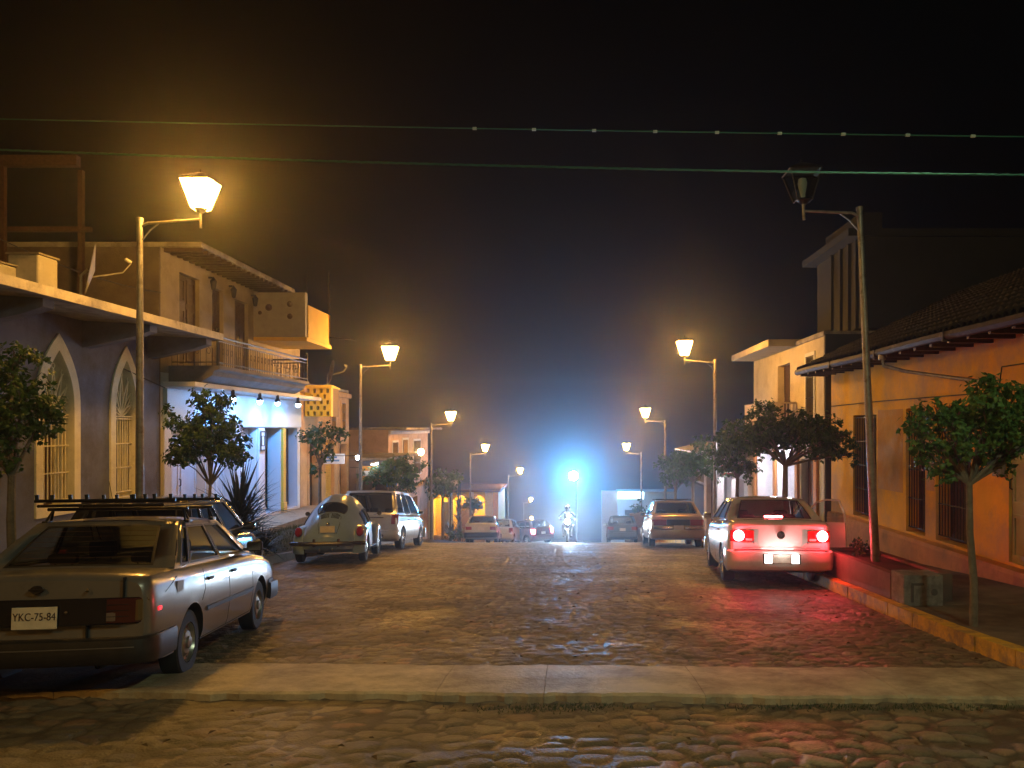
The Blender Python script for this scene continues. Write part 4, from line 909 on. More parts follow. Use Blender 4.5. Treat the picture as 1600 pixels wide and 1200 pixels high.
# ---- left 1: grey house with pointed arch windows and a flat projecting roof
P_grey=mat('slate grey plaster',(.165,.185,.29),.8,vary=.2,scale=1.6,bump=.25,dirt=(.10,.10,.13),dscale=.9,dthr=.52)
P_cream=mat('cream plaster',(.90,.83,.60),.75,vary=.12,scale=3,bump=.2,dirt=(.60,.53,.36),dscale=2,dthr=.6)
def arch_poly(yc,z0,zs,w,zt,n=10):
    """pointed arch outline in (y, z)"""
    pts=[(yc-w/2,z0),(yc+w/2,z0),(yc+w/2,zs)]
    for k in range(1,n): t=k/n; pts.append((yc+w/2*(1-t**2.1)*1.0,zs+(zt-zs)*(t**.92)))
    pts.append((yc,zt))
    for k in range(n-1,0,-1): t=k/n; pts.append((yc-w/2*(1-t**2.1),zs+(zt-zs)*(t**.92)))
    pts.append((yc-w/2,zs)); return pts
def house_arches():
    y0,y1=3.0,17.55; X=-9.0; t=thing('house','slate grey house with tall cream pointed arch windows under a flat projecting roof','house',(X,10,-2.5))
    mb=MB(); mb.box(X,X-.45,y0,y1,-3.4,2.0); w=mb.build('wall',[P_grey,P_cream],t,world=True)
    for yc in (6.5,9.0,11.6,14.06,16.2):
        k=MB(); k.prism(arch_poly(yc,-1.36,.35,.86 if yc<15 else .76,1.38),-.6,.8,mi=1); k.v=[(p[0],p[1]-10,p[2]+2.5) for p in k.v]; k=k.build('k',[P_grey,P_cream],t); boolean(w,k)
    MB().box(X-.45,X-7,y0,y0+.25,-3.4,2.0).box(X-.45,X-7,y1-.25,y1,-3.4,2.0).box(X-6.75,X-7,y0+.25,y1-.25,-3.4,2.0).build('wall',P_grey,t,world=True)
    MB().box(X+.06,X+.0,y0,y1,-3.3,-2.05).build('plinth',mat('dark plinth',(.12,.11,.11),.8,vary=.3,dirt=(.07,.06,.05)),t,world=True)
    for yc in (6.5,9.0,11.6,14.06,16.2):
        wd=.86 if yc<15 else .76; f=thing('window','x','x',(0,0,0)); 
        for k_ in ('label','category'): del f[k_]
        f.parent=t; f.name='window'; f.location=(0,yc-10,0)
        def lay(q,name,m,**k): return q.build(name,m,f,world=True,**k)
        q=MB(); a=arch_poly(yc,-1.36,.35,wd,1.38); b=arch_poly(yc,-1.52,.35,wd+.36,1.68); q.ring(b,a,X+.035,X-.002); lay(q,'surround',P_cream)
        q=MB(); q.prism(arch_poly(yc,-1.36,.35,wd,1.38),X-.42,X-.37); lay(q,'shutter',M_wood)
        # slender bars up to the spring, scrolls of petals above
        q=MB(); n=7
        for k in range(n+1): y=yc-wd*.40+wd*.80*k/n; q.tube([(X-.08,y,-1.28),(X-.08,y,.22)],.011,5)
        for z in (-1.27,-.78,-.30,.20): q.box(X-.10,X-.06,yc-wd*.48,yc+wd*.48,z-.012,z+.012)
        lay(q,'window_bars',P_cream)
        q=MB()
        for k in range(7):
            an=R(90+(k-3)*19); p=[]
            L=(.80,.74,.62,.42)[abs(k-3)]; cy,cz=yc,.26
            for s_ in (-1,1):
                q.tube([(X-.08,cy+math.cos(an)*L*u+s_*.045*math.sin(math.pi*u)*math.sin(an),cz+math.sin(an)*L*u-s_*.045*math.sin(math.pi*u)*math.cos(an)) for u in (0,.15,.35,.6,.8,.95,1)],.018,5)
            e=(cy+math.cos(an)*(L+.05),cz+math.sin(an)*(L+.05)); q.tube([(X-.08,e[0]+.045*math.cos(j*.785),e[1]+.045*math.sin(j*.785)) for j in range(9)],.011,5)
        q.box(X-.10,X-.06,yc-wd*.48,yc+wd*.48,.235,.265); lay(q,'fan_tracery',P_cream)
    # roof slab: lit fascia, sloped soffit and stout brackets
    Y1=17.45; rf=MB(); rf.prism([(X-7.2,2.06),(X-7.2,2.0),(X,2.0),(X+1.34,1.93),(X+1.42,1.93),(X+1.42,2.06),(X,2.10)],y0,Y1,axis='y'); r_=rf.build('roof',mat('weathered roof concrete',(.34,.31,.26),.8,vary=.3,scale=2.5,bump=.4,dirt=(.16,.14,.12),dscale=2,dthr=.5),t,world=True)
    MB().box(X+1.42,X+1.45,y0,Y1,1.925,2.07).build('fascia',mat('pale fascia',(.55,.50,.38),.6,vary=.25,scale=4,dirt=(.22,.18,.12),dscale=3,dthr=.58),r_,world=True)
    for k,y in enumerate((5.2,7.4,9.6,11.9,14.9,17.2)):
        q=MB(); q.prism([(X,1.995),(X+1.25,1.925),(X+1.25,1.80),(X+.95,1.70),(X+.12,1.52),(X,1.50)],y-.13,y+.13,axis='y'); q.build('bracket',P_grey,t,world=True)
    return t
house_arches()
# things on that roof
def dish(loc,rot,label,s=1.,pole=.5):
    t=thing('satellite_dish',label,'dish',loc,(0,0,rot))
    q=MB(); q.tube([(0,0,0),(0,0,pole),(0,-.1,pole+.12)],.022,8); q.box(-.1,.1,-.1,.1,0,.015); q.build('mount',M_metal,t)
    q=MB(); rows=[]
    for i in range(7):
        r=.36*s*i/6; rows.append([(r*math.cos(a*math.pi/12),-.12-(.36*s)**2*.0-.35*(.36*s-r)*.5,pole+.15+r*1.08*math.sin(a*math.pi/12)) for a in range(24)])
    q.grid(rows,closed=True); rows2=[[(p[0],p[1]+.012,p[2]) for p in r] for r in rows]; q.grid(rows2,closed=True); q.v=[(x,y*math.cos(.3)-(z-pole)*math.sin(.3)*.6,(z-pole)*1+pole+y*.2) for x,y,z in q.v]
    q.build('reflector',mat('dish grey',(.16,.155,.15),.5,vary=.15),t,fixn=False)
    q=MB(); q.tube([(0,-.12,pole-.02),(0,-.55*s,pole+.12),(0,-.66*s,pole+.30)],.013,6); q.tube([(0,-.66*s,pole+.30),(0,-.58*s,pole+.36)],.035,8); q.build('arm',M_metal,t); return t
dish((-8.4,13.75,2.08),R(122),'satellite dish with bent feed arm on the roof edge above the arched windows',1.15,.55)
dish((-8.3,27.4,1.50),R(118),'satellite dish above the yellow perforated panel',1.0,.35)
def tank(loc,label,w,h,d):
    t=thing('water_tank',label,'water tank',loc); MB().box(-w/2,w/2,-d/2,d/2,.12,h,bev=.03).build('tank',mat('whitewashed tank',(.5,.47,.40),.8,vary=.25,dirt=(.3,.26,.2)),t); MB().box(-w/2,-w/2+.08,-d/2,d/2,0,.12).box(w/2-.08,w/2,-d/2,d/2,0,.12).build('footing',M_kerbg,t); MB().box(-w/2-.02,w/2+.02,-d/2-.02,d/2+.02,h,h+.03).build('lid',M_kerbg,t)
tank((-8.85,13.2,2.11),'square pale rooftop water tank beside the satellite dish',.5,.72,.5)
tank((-9.15,12.75,2.11),'smaller pale rooftop water tank at the left picture edge',.4,.5,.4)
def pergola():
    t=thing('roof_frame','tall thin pipe frame standing on the roof at the upper left','frame',(-11,16,2.1)); q=MB()
    A=[(-12.6,14.6),(-11.3,14.6),(-10.6,15.9)]
    for x,y in ((-12.4,17),(-11.9,16.8),(-10.5,17.2),(-13.6,17)): MB().box(x-.05,x+.05,y-.05,y+.05,2.1,5.55).build('post',M_wood,t,world=True)
    MB().box(-14.2,-10.3,16.7,16.85,5.5,5.72).build('beam',M_wood,t,world=True); MB().box(-14.2,-10.2,17.0,17.1,4.2,4.30).build('beam',M_wood,t,world=True)
pergola()
# ---- left 2: cream house with a long balcony and a floodlit shop front
P_tan=mat('ochre cream plaster',(.38,.31,.20),.8,vary=.15,scale=2,bump=.2,dirt=(.26,.21,.13),dscale=1.4,dthr=.56)
P_yel=mat('bright yellow plaster',(.75,.46,.05),.7,vary=.1,scale=3,bump=.15)
E_spot=emit('white spot lamp glow',(.22,.50,1.),230.)
def spot(name,loc,aim,e,col,ang,par=None,size=.05,blend=.5):
    l=bpy.data.lights.new(name,'SPOT'); l.energy=e; l.color=col; l.spot_size=R(ang); l.spot_blend=blend; l.shadow_soft_size=size
    o=bpy.data.objects.new(name,l); COL.objects.link(o); v=Vector(aim)-Vector(loc); o.rotation_euler=v.to_track_quat('-Z','Y').to_euler()
    o.location=Vector(loc)-(wloc(par) if par else Vector((0,0,0))); o.parent=par; return o
def house_balcony():
    X=-9.; y0,y1=17.6,26.7; t=thing('house','cream two storey house with iron balcony above a blue white lit shop front','house',(X,22,-3.2))
    P_shop=mat('white shop paint',(.74,.74,.74),.6,vary=.06,scale=2)
    low=[(18.05,19.75),(20.15,21.35),(21.75,22.95),(23.5,24.9),(25.25,26.45)]
    holes=[(a,b,-2.55,.02) for a,b in low]
    up=[(18.45,19.45,1.5,3.62),(20.15,20.8,1.5,3.58),(21.5,22.4,1.5,3.5)]
    shell(t,X,y0,y1,-3.9,1.25,7,-1,holes,P_shop,th=.4,floors=(-2.5,))
    shell(t,X,y0,y1,1.25,4.0,7,-1,up,P_tan,th=.3,floors=(1.45,),inner=M_dark)
    MB().box(X-.0,X-7,y0-.05,y0-.002,-3.9,3.99).build('side_wall',mat('dark brown side wall',(.13,.10,.075),.9,vary=.35,scale=2,bump=.4,dirt=(.07,.055,.045),dscale=1.3),t,world=True)  # thin dark sheet laid over the shell to darken this side
    slab(t,'roof',X-7,-8.1,y0,23.6,4.0,4.12,MATS['weathered roof concrete']); slab(t,'roof',X-7,-8.98,23.6,y1,4.0,4.12,MATS['weathered roof concrete'])
    for k in range(20): y=y0+.1+k*.295; MB().box(-8.98,-8.13,y,y+.09,3.92,3.998).build('rafter',M_wood,t,world=True)
    for a,b in low[:3]: door(t,X,-1,a,b,-2.5,.0,mat('white door enamel',(.70,.70,.72),.45,vary=.05),panels=1,leaf=2)
    door(t,X,-1,low[3][0]+.05,low[3][0]+.75,-2.5,-.1,M_wood,leaf=1); 
    MB().box(X-.36,X-.3,low[4][0],low[4][1],-2.5,0).build('door',M_wood,t,world=True)
    # painted pilasters between the doors
    for (a,b) in ((17.62,17.98),(19.8,20.1),(21.4,21.7),(23.0,23.45),(24.95,25.2)):
        MB().box(X+.0,X+.07,a,b,-2.55,.02,bev=.01).box(X,X+.10,a-.02,b+.02,-2.55,-2.3,bev=.01).build('pilaster',P_shop if a<24 else P_yel,t,world=True)
    for a,b,c,d in up: door(t,X,-1,a,b,c,d-.02,M_wood,inset=.1,panels=3,leaf=2)
    # iron balcony
    fl=MB(); fl.prism([(X,1.18),(X,1.42),(-7.86,1.42),(-7.86,1.34),(-7.98,1.30),(-8.02,1.20),(-8.3,1.05),(X,.98)],17.95,24.15,axis='y'); bal=fl.build('balcony',mat('grey brown balcony stone',(.20,.18,.17),.8,vary=.3,dirt=(.1,.09,.09)),t,world=True)
    MB().box(X,-8.25,17.62,26.6,.93,1.04,bev=.01).build('cornice',P_shop,t,world=True)
    rl=MB(); pts=[(-8.95,18.0),(-7.92,18.0),(-7.92,24.1),(-8.95,24.1)]
    for (a,b) in zip(pts[:-1],pts[1:]):
        for z,r_ in ((1.50,.014),(1.98,.014),(2.08,.024)): rl.tube([(a[0],a[1],z),(b[0],b[1],z)],r_,6)
        L=math.dist(a,b); n=int(L/.115)
        for k in range(n+1):
            x=a[0]+(b[0]-a[0])*k/n; y=a[1]+(b[1]-a[1])*k/n; rl.tube([(x,y,1.42),(x,y,1.98)],.007,4)
            if k<n and k%2==0:
                ux,uy=(b[0]-a[0])/L,(b[1]-a[1])/L
                for j in range(8):
                    p=lambda q_:(x+ux*(.057+.045*math.cos(q_)),y+uy*(.057+.045*math.cos(q_)),1.76+.07*math.sin(q_)); rl.tube([p(j*.785),p((j+1)*.785)],.006,4,cap=False)
    rl.build('railing',mat('railing iron',(.10,.09,.085),.4,.6),bal,world=True)
    for y in (18.0,24.1): MB().tube([(-7.92,y,1.40),(-7.92,y,2.2)],.03,8).lathe([(.0,2.2),(.045,2.22),(.045,2.26),(0,2.3)],8,c=(-7.92,y,0)).build('railing_post',M_iron,bal,world=True)
    # end bay hanging over the street with a yellow parapet
    bx=MB(); bx.box(-8.99,-7.52,22.75,22.95,2.62,3.88); bx.build('bay_wall',mat('grey cream plaster',(.36,.33,.27),.8,vary=.15),t,world=True)
    MB().box(-7.7,-7.5,22.96,25.1,2.62,3.55).box(-8.99,-7.5,24.92,25.1,2.62,3.55).build('parapet',P_yel,t,world=True)
    MB().box(-8.99,-7.48,22.75,25.15,2.50,2.61).build('bay_floor',P_yel,t,world=True)
    q=MB(); q.tube([(-7.52,22.85,3.9),(-7.52,22.85,4.4)],.015,5); q.tube([(-7.52,25.0,3.55),(-7.52,25.0,4.9)],.02,5); q.tube([(-7.5,25.0,2.85),(-6.75,25.2,2.8)],.02,5); q.build('steel_rod',M_iron,t,world=True)
    # little wall ornaments
    for (x,z,s_) in ((-8.55,3.45,.16),(-7.95,3.55,.14),(-7.95,3.2,.13),(-8.8,3.3,.09)):
        q=MB(); q.lathe([(0,-.015),(s_*.5,-.01),(s_*.62,.0)],14,axis='y',c=(x,22.735,z)); q.lathe([(s_*.15,-.03),(s_*.28,-.02),(s_*.15,-.01)],10,axis='y',c=(x,22.735,z)); q.build('wall_ornament',M_wood,t,world=True)
    for y in (19.95,21.15,22.6): 
        q=MB(); q.box(X,X+.1,y-.03,y+.03,3.75,3.79); q.lathe([(0,3.45),(.05,3.47),(.085,3.68),(.03,3.75),(0,3.8)],8,c=(X+.12,y,0)); q.build('wall_lantern',M_iron,t,world=True)
    # lit sign board under the cornice with four spot lamps
    sg=MB(); sg.box(X+.002,X+.10,17.7,26.55,.05,.90,bev=.01); s=sg.build('sign_board',mat('blank white sign board',(.55,.70,.80),.5),t,world=True)
    for i,(y,e) in enumerate(((19.6,1.),(21.3,.55),(22.6,1.5),(24.3,.6))):
        Xs=-8.15; q=MB(); q.tube([(X+.1,y,.93),(Xs-.1,y,.98)],.012,6); q.lathe([(.03,.86),(.075,.80),(.08,.74)],14,c=(Xs-.1,y,0)); q.lathe([(0,.96),(.04,.95),(.05,.86)],12,c=(Xs-.1,y,0)); h=q.build('spot_lamp',M_iron,t,world=True)
        q=MB(); q.lathe([(0,-.09),(.05,-.06),(.072,0),(.05,.05),(0,.07)],14,c=(Xs-.1,y,.735)); b=q.build('spot_bulb',E_spot,None); b.parent=h; b.data.transform(Matrix.Translation(-wloc(t)))
        spot('spot_light',(Xs-.06,y,.60),(X+.05,y+.3,-.4),210*e,(.10,.38,1.),150,t,blend=1.)
    # small framed notice
    MB().box(X+.071,X+.10,23.05,23.4,-.62,-.08).build('notice',M_white,t,world=True); MB().ring([(23.03,-.64),(23.42,-.64),(23.42,-.06),(23.03,-.06)],[(23.07,-.60),(23.38,-.60),(23.38,-.10),(23.07,-.10)],X+.10,X+.12).ring([(23.12,-.5),(23.33,-.5),(23.33,-.2),(23.12,-.2)],[(23.14,-.48),(23.31,-.48),(23.31,-.22),(23.14,-.22)],X+.10,X+.112).build('notice_frame',M_iron,t,world=True)
house_balcony()
def terrace():
    M=mat('terrace plaster',(.38,.30,.19),.8,vary=.25,bump=.3,dirt=(.2,.16,.1))
    t=thing('terrace','low raised terrace with steps before the lit shop doors','terrace',(-8.5,22,-2.6))
    MB().box(-8.98,-7.9,17.7,27.4,-4.2,-2.62,bev=.02).build('platform',M,t,world=True)
    MB().box(-7.9,-7.55,22.2,24.0,-4.0,-2.85,bev=.02).box(-7.55,-7.2,22.2,24.0,-4.0,-3.08,bev=.02).build('steps',M,t,world=True)
terrace()
# grass bank along the kerb in front of the shop
def bank():
    rr=random.Random(5); mb=MB()
    rows=[[(x,y,-G(y)+.13+.5*max(0,math.sin((x+8.)/1.4*math.pi))**.8*min(1,(y-17)/4 if y<21 else (30-y)/6)*(1 if x<-6.6 else 0)) for x in np.linspace(-8.,-6.6,8)] for y in np.arange(17,30,.5)]
    mb.grid(rows); tag(mb.build('grass_bank',mat('dull grass soil',(.07,.065,.025),.9,vary=.5,scale=6,bump=.5)),kind='structure')
    g=MB()
    for _ in range(5200):
        y=rr.uniform(17.2,29.5); x=rr.uniform(-7.95,-6.65); z=-G(y)+.12+.5*max(0,math.sin((x+8.)/1.4*math.pi))**.8*min(1,(y-17)/4 if y<21 else (30-y)/6); h=rr.uniform(.04,.16); dx,dy=rr.uniform(-.04,.04),rr.uniform(-.04,.04)
        g.add([(x-.006,y,z),(x+.006,y,z),(x+dx,y+dy,z+h)],[(0,1,2)])
    tag(g.build('grass',mat('verge grass',(.07,.085,.025),.7,vary=.4),fixn=False),kind='stuff')
bank()
# yellow perforated box sign
def lattice():
    t=thing('lattice_panel','bright yellow perforated block screen jutting from the wall below the satellite dish','screen',(-8.4,27.2,.35))
    P=mat('lemon yellow blocks',(.85,.62,.03),.55,vary=.06); q=MB(); x0,x1,z0,z1=-8.95,-8.06,.42,1.5; nc,nr=4,5
    xs=np.linspace(x0,x1,nc+1); zs=np.linspace(z0,z1-.12,nr+1)
    def cellbox(a,b,c,d,y0=27.05,y1=27.25): q.box(a,b,y0,y1,c,d)
    w=(x1-x0)/nc; hh=(zs[1]-zs[0])
    for r_ in range(nr):
        sh=.5*w*(r_%2)
        k=-1
        xx=x0
        holes=[]
        for c in range(nc+1):
            hx0=x0+c*w+.28*w-sh; hx1=hx0+.40*w
            if hx0>x0+.02 and hx1<x1-.02: holes.append((hx0,hx1))
        prev=x0
        for a,b in holes: cellbox(prev,a,zs[r_]+.0,zs[r_+1]); cellbox(a,b,zs[r_],zs[r_]+hh*.14); cellbox(a,b,zs[r_+1]-hh*.14,zs[r_+1]); prev=b
        cellbox(prev,x1,zs[r_],zs[r_+1])
    q.build('block_screen',P,t,world=True)
    MB().box(x0,x1,27.26,27.9,z0,z1-.12).build('box_back',mat('dark yellow back',(.25,.16,.02),.7),t,world=True)
    MB().prism([(27.0,z1-.12),(28.0,z1-.12),(28.0,z1-.08),(27.0,z1-.02)],x0-.02,x1+.03).build('box_roof',P,t,world=True)
lattice()
# ---- generic street houses
def simple_house(label,X,y0,y1,sg,z0,z1,m,holes,depth=7,roof=None,eave=0.,cat='house',trim=None,cornice=True,name='house',interior=None,floors=()):
    t=thing(name,label,cat,(X,(y0+y1)/2,z0+.6))
    shell(t,X,y0,y1,z0,z1,depth,sg,[h[:4] for h in holes],m,th=.3,floors=floors,inner=interior or M_white)
    slab(t,'roof',X-sg*eave,X+sg*depth,y0,y1,z1,z1+.12,roof or MATS['weathered roof concrete'])
    if cornice: MB().box(X-sg*.0,X-sg*.12,y0,y1,z1-.22,z1-.04,bev=.02).build('cornice',trim or m,t,world=True)
    for h in holes:
        a,b,c,d,k=h[:5]
        if k=='door': door(t,X,sg,a,b,c,d,h[5] if len(h)>5 else M_wood,panels=3); surround(t,X,sg,a,b,c,d,trim or m,sill=False)
        elif k=='win':
            MB().box(X+sg*.2,X+sg*.205,a,b,c,d).build('window_pane',M_glass,t,world=True); grille(t,X,sg,a,b,c,d); surround(t,X,sg,a,b,c,d,trim or m)
            MB().box(X+sg*.24,X+sg*.28,a,b,c,d).build('curtain',mat('dim curtain',(.3,.25,.18),.9,vary=.3),t,world=True)
        elif k=='shut': 
            q=MB(); n=int((d-c)/.07)
            for i in range(n): z=c+(d-c)*i/n; q.box(X+sg*.12,X+sg*.15,a,b,z+.004,z+.062)
            q.build('roller_shutter',h[5] if len(h)>5 else M_metal,t,world=True)
    return t
P_pink=mat('salmon plaster',(.60,.38,.17),.8,vary=.15,scale=2,bump=.2,dirt=(.42,.25,.12),dscale=1.2)
def left_row():
    simple_house('salmon plastered shop with tall pilasters beyond the yellow screen',-9.,26.75,32.6,-1,-4.9,1.45,P_pink,[(27.6,28.6,-3.1,-.5,'door'),(29.5,30.6,-3.2,-.4,'shut',P_yel),(31.2,32.2,-3.3,-.6,'door'),(30.2,30.7,.0,1.0,'win'),(31.6,32.0,.0,1.0,'win')])
    t=simple_house('dark low shop with a white lit awning lamp beyond the salmon one',-8.7,32.65,39.2,-1,-6.2,-1.3,mat('brown plaster',(.22,.15,.10),.8,vary=.2),[(33.2,35.2,-4.6,-2.1,'open'),(35.8,38.2,-4.9,-2.2,'open')],eave=1.3)
    q=MB(); q.box(-8.3,-8.2,33.4,35.0,-2.0,-1.9); 
    o=thing('tube_lamp','blue white tube lamp under the awning of the low dark shop','lamp',(-7.6,31.2,-1.35)); MB().box(-.05,.05,-.5,.5,.0,.06).build('lamp_body',M_white,o); MB().tube([(0,-.45,-.03),(0,.45,-.03)],.03,8).build('lamp_tube',emit('tube glow',(.6,.75,1.),60.),o)
    o=thing('wall_lamp','small round white lamp beside the tube lamp','lamp',(-7.3,27.6,-.98)); MB().tube([(-1.4,0,.05),(0,0,.05)],.014,6).build('bracket',M_iron,o); MB().lathe([(0,-.09),(.06,-.06),(.08,0),(.05,.05),(0,.06)],14).build('lamp_globe',emit('round lamp glow',(.62,.78,1.),120.),o)
    simple_house('two storey pale orange house with flat overhanging roof behind the van',-8.9,39.3,50.2,-1,-8.2,-.05,mat('pale orange plaster',(.62,.42,.22),.8,vary=.15,dirt=(.4,.26,.12)),[(40.2,41.4,-2.5,-.7,'win'),(42.6,44.0,-2.8,-.6,'door'),(45.6,47.6,-2.6,-.7,'win'),(41,43,-6.0,-3.8,'door'),(44.5,46.8,-6.2,-3.9,'open')],eave=.9,floors=(-3.4,),trim=M_white)
    o=thing('wall_lantern','glowing globe lantern on the front of the orange lit house','lamp',(-8.75,46.4,-1.35)); MB().box(-.12,.0,-.03,.03,-.45,-.4).tube([(-.1,0,-.42),(.12,0,-.42),(.12,0,-.2)],.02,6).build('bracket',M_iron,o); MB().lathe([(0,-.2),(.12,-.16),(.2,.0),(.14,.16),(0,.2)],16,c=(.12,0,0)).build('lamp_globe',emit('lantern glow',(1,.62,.25),70.),o)
    o=thing('awning','sloping corrugated awning over the sidewalk left of the yellow house','awning',(-8.6,50,-3.4)); q=MB(); 
    rows=[[(-8.85+1.6*u,y,-3.1-.45*u+.03*math.sin(y*26)) for y in np.linspace(48.8,53.6,120)] for u in (0,.5,1)]; q.grid(rows); q.grid([[(a,b,c-.01) for a,b,c in r] for r in rows]); q.build('sheet',mat('tin sheet',(.45,.42,.33),.4,.5,vary=.2),o,world=True,fixn=False)
    MB().tube([(-7.3,49,-3.56),(-7.3,49,-G(49))],.04,6).build('post',M_iron,o,world=True); MB().tube([(-7.3,53.4,-3.56),(-7.3,53.4,-G(53))],.04,6).build('post',M_iron,o,world=True)
    # yellow porch house that turns its front toward the camera
    D=60.; z0=-G(D)-.4; zt=-4.72; t=thing('house','low yellow house with white columns and an arched glowing porch, facing up the street','house',(-7.9,D,z0+.4))
    x0,x1=-10.6,-5.35; q=MB(); q.box(x0,x1,D+2.6,D+2.9,z0,zt); q.box(x0,x0+.2,D,D+6,z0,zt); q.box(x1-.2,x1,D+.3,D+6,z0,zt); q.build('wall',P_yel,t,world=True)
    MB().box(x0-.2,x1+.2,D-.35,D+6,zt,zt+.2,bev=.02).build('roof',mat('brown tile roof',(.20,.10,.06),.8,vary=.3),t,world=True)
    fr=MB()
    for a,b,c in ((-10.6,-10.2,0),(-9.1,-8.75,0),(-7.55,-7.2,0),(-6.35,-5.75,0)): MB().box(a,b,D-.02,D+.28,z0,zt-.002,bev=.02).build('column',M_white,t,world=True)
    for a,b in ((-10.2,-9.1),(-8.75,-7.55),(-7.2,-6.35)):
        n=8; pr=[(a,zt-.01)]+[(a+(b-a)*k/n,zt-.62+.34*math.sin(math.pi*k/n)) for k in range(n+1)]+[(b,zt-.01)]
        fr.prism(pr,D+.02,D+.24,axis='y')
    fr.build('arches',P_yel,t,world=True); MB().box(-5.75,-5.35,D-.0,D+.26,z0,zt-.002).build('corner_panel',P_yel,t,world=True)
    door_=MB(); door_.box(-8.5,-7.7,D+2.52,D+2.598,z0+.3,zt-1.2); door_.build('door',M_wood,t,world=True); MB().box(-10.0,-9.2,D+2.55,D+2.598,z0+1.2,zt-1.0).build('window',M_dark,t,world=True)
    for x in (-9.6,-8.1,-6.7): MB().lathe([(0,-.1),(.1,0),(0,.08)],10,c=(x,D+1.3,zt-.16)).build('porch_lamp',emit('porch glow',(1,.62,.10),1200.),t,world=True)
    MB().box(-10.2,-5.9,D+.05,D+.2,z0,z0+1.25).build('porch_wall',P_pink,t,world=True)
left_row()
# ---- right 1: orange house with a tiled roof and a gutter
P_or=mat('orange plaster',(.80,.47,.045),.8,vary=.14,scale=1.5,bump=.3,bscale=18,dirt=(.52,.34,.17),dscale=.9,dthr=.50)
def tile_mat():
    m=mat('old clay tiles',(.025,.018,.015),.9,vary=.5,scale=8,bump=.4); return m
def house_orange():
    X=7.; y0,y1=5.5,21.4; t=thing('house','orange one storey house with clay tile roof, long gutter and tall barred doors','house',(X,14,-2.6))
    op=[(18.25,19.75,-2.12,.33),(15.75,16.65,-2.12,.42),(13.95,15.3,-2.12,.42),(12.0,12.75,-2.12,.40),(8.6,10.2,-2.1,.4)]
    shell(t,X,y0,y1,-3.7,1.60,8,1,op,P_or,th=.45,mir=P_or,inner=M_dark)
    for i,(a,b,c,d) in enumerate(op):
        if i==3: door(t,X,1,a,b,c,d,mat('pale green door',(.34,.38,.20),.5,vary=.2,dirt=(.2,.2,.1)),inset=.05,panels=3,leaf=1)
        else: door(t,X,1,a,b,c,d,M_wood,inset=.28,panels=2,leaf=2); grille(t,X,1,a+.03,b-.03,c+.1,d-.06,off=-.06,cross=4,r=.010)
    # faded pale patches where the limewash wore off are real repainted panels
    pm=mat('worn pinkish limewash',(.52,.36,.30),.8,vary=.25,scale=3,bump=.3,dirt=(.55,.30,.14),dscale=1.6,dthr=.50)
    for a,b,c,d in ((16.80,18.15,-1.35,.42),(15.35,15.7,-1.2,.0)): MB().box(X-.004,X+.01,a,b,c,d).build('worn_panel',pm,t,world=True)
    # foot of the wall: a stepped ledge
    MB().prism([(X,-2.17),(X-.16,-2.19),(X-.18,-2.26),(X-.18,-3.6),(X,-3.6)],y0,21.2,axis='y').build('plinth',mat('orange ledge',(.50,.25,.10),.8,vary=.25,bump=.3,dirt=(.25,.15,.09)),t,world=True)
    # tiled roof: rows of half-round tiles running down the slope
    zr0,zr1=1.62,3.7; xe,xr=6.25,10.6; q=MB(); yy=y0-.3
    sl=(zr1-zr0)/(xr-xe)
    q.add([(xe,y0-.3,zr0-.05),(xr,y0-.3,zr1-.05),(xr,21.9,zr1-.05),(xe,21.9,zr0-.05)],[(0,1,2,3)]); q.add([(xe,y0-.3,zr0-.10),(xr,y0-.3,zr1-.10),(xr,21.9,zr1-.10),(xe,21.9,zr0-.10)],[(3,2,1,0)])
    rr=random.Random(2)
    while yy<21.8:
        n=12; rows=[]
        for k in range(n+1):
            for e in (0,1):
                if k==n and e: continue
                x=xe-.04+(xr-xe)*(k/n if not e else (k+.97)/n); z=zr0+sl*(x-xe)+(.0 if e else .035)+rr.uniform(-.006,.006)
                rows.append([(x,yy+.085*math.cos(a)+rr.uniform(-.004,.004),z+.075*math.sin(a)-.03) for a in np.linspace(math.pi,0,6)])
        q.grid(rows); yy+=.20
    q.build('roof',tile_mat(),t,world=True,fixn=False,angle=50)
    # ceiling board under the eave, rafters ends, gutter with down pipe
    y=8.0
    while y<21.7: MB().box(xe+.02,X-.002,y,y+.09,zr0-.20,zr0-.11).build('rafter',M_wood,t,world=True); y+=.65
    q=MB(); prof=[(-.07,.04),(-.085,-.03),(-.05,-.085),(.0,-.1),(.05,-.085),(.075,-.03),(.07,.03)]
    q.grid([[(xe+a,y,zr0-.06+b+.012*math.sin(y)) for a,b in prof] for y in np.linspace(y0,21.95,30)]); q.grid([[(xe+a*.9,y,zr0-.055+b*.9+.012*math.sin(y)) for a,b in prof] for y in np.linspace(y0,21.95,30)])
    q.add([(xe+a,21.95,zr0-.06+b) for a,b in prof],[tuple(range(7))])
    for yk in (10.5,13.2,16.2,19): q.box(xe-.095,xe+.085,yk,yk+.05,zr0-.175,zr0-.02)
    g=q.build('gutter',mat('rusty brown gutter',(.045,.028,.022),.65,.2,vary=.4,scale=6,dirt=(.16,.14,.12),dscale=4,dthr=.62),t,world=True,fixn=False)
    q=MB(); q.lathe([(.06,0),(.075,.02),(.075,.1),(.06,.12)],12,c=(xe,16.,zr0-.25)); q.tube([(xe,16.,zr0-.2),(xe+.02,15.98,zr0-.36),(xe+.3,15.6,zr0-.50),(X-.05,13.2,zr0-.86)],.034,8); q.build('down_pipe',M_metal,g,world=True)
    # conduit on the wall
    q=MB(); q.tube([(X-.03,y0,1.05),(X-.03,12.9,1.0),(X-.03,13.0,.6),(X-.03,18,.62),(X-.03,21.3,.60)],.012,5); q.build('cable',M_black,t,world=True)
house_orange()
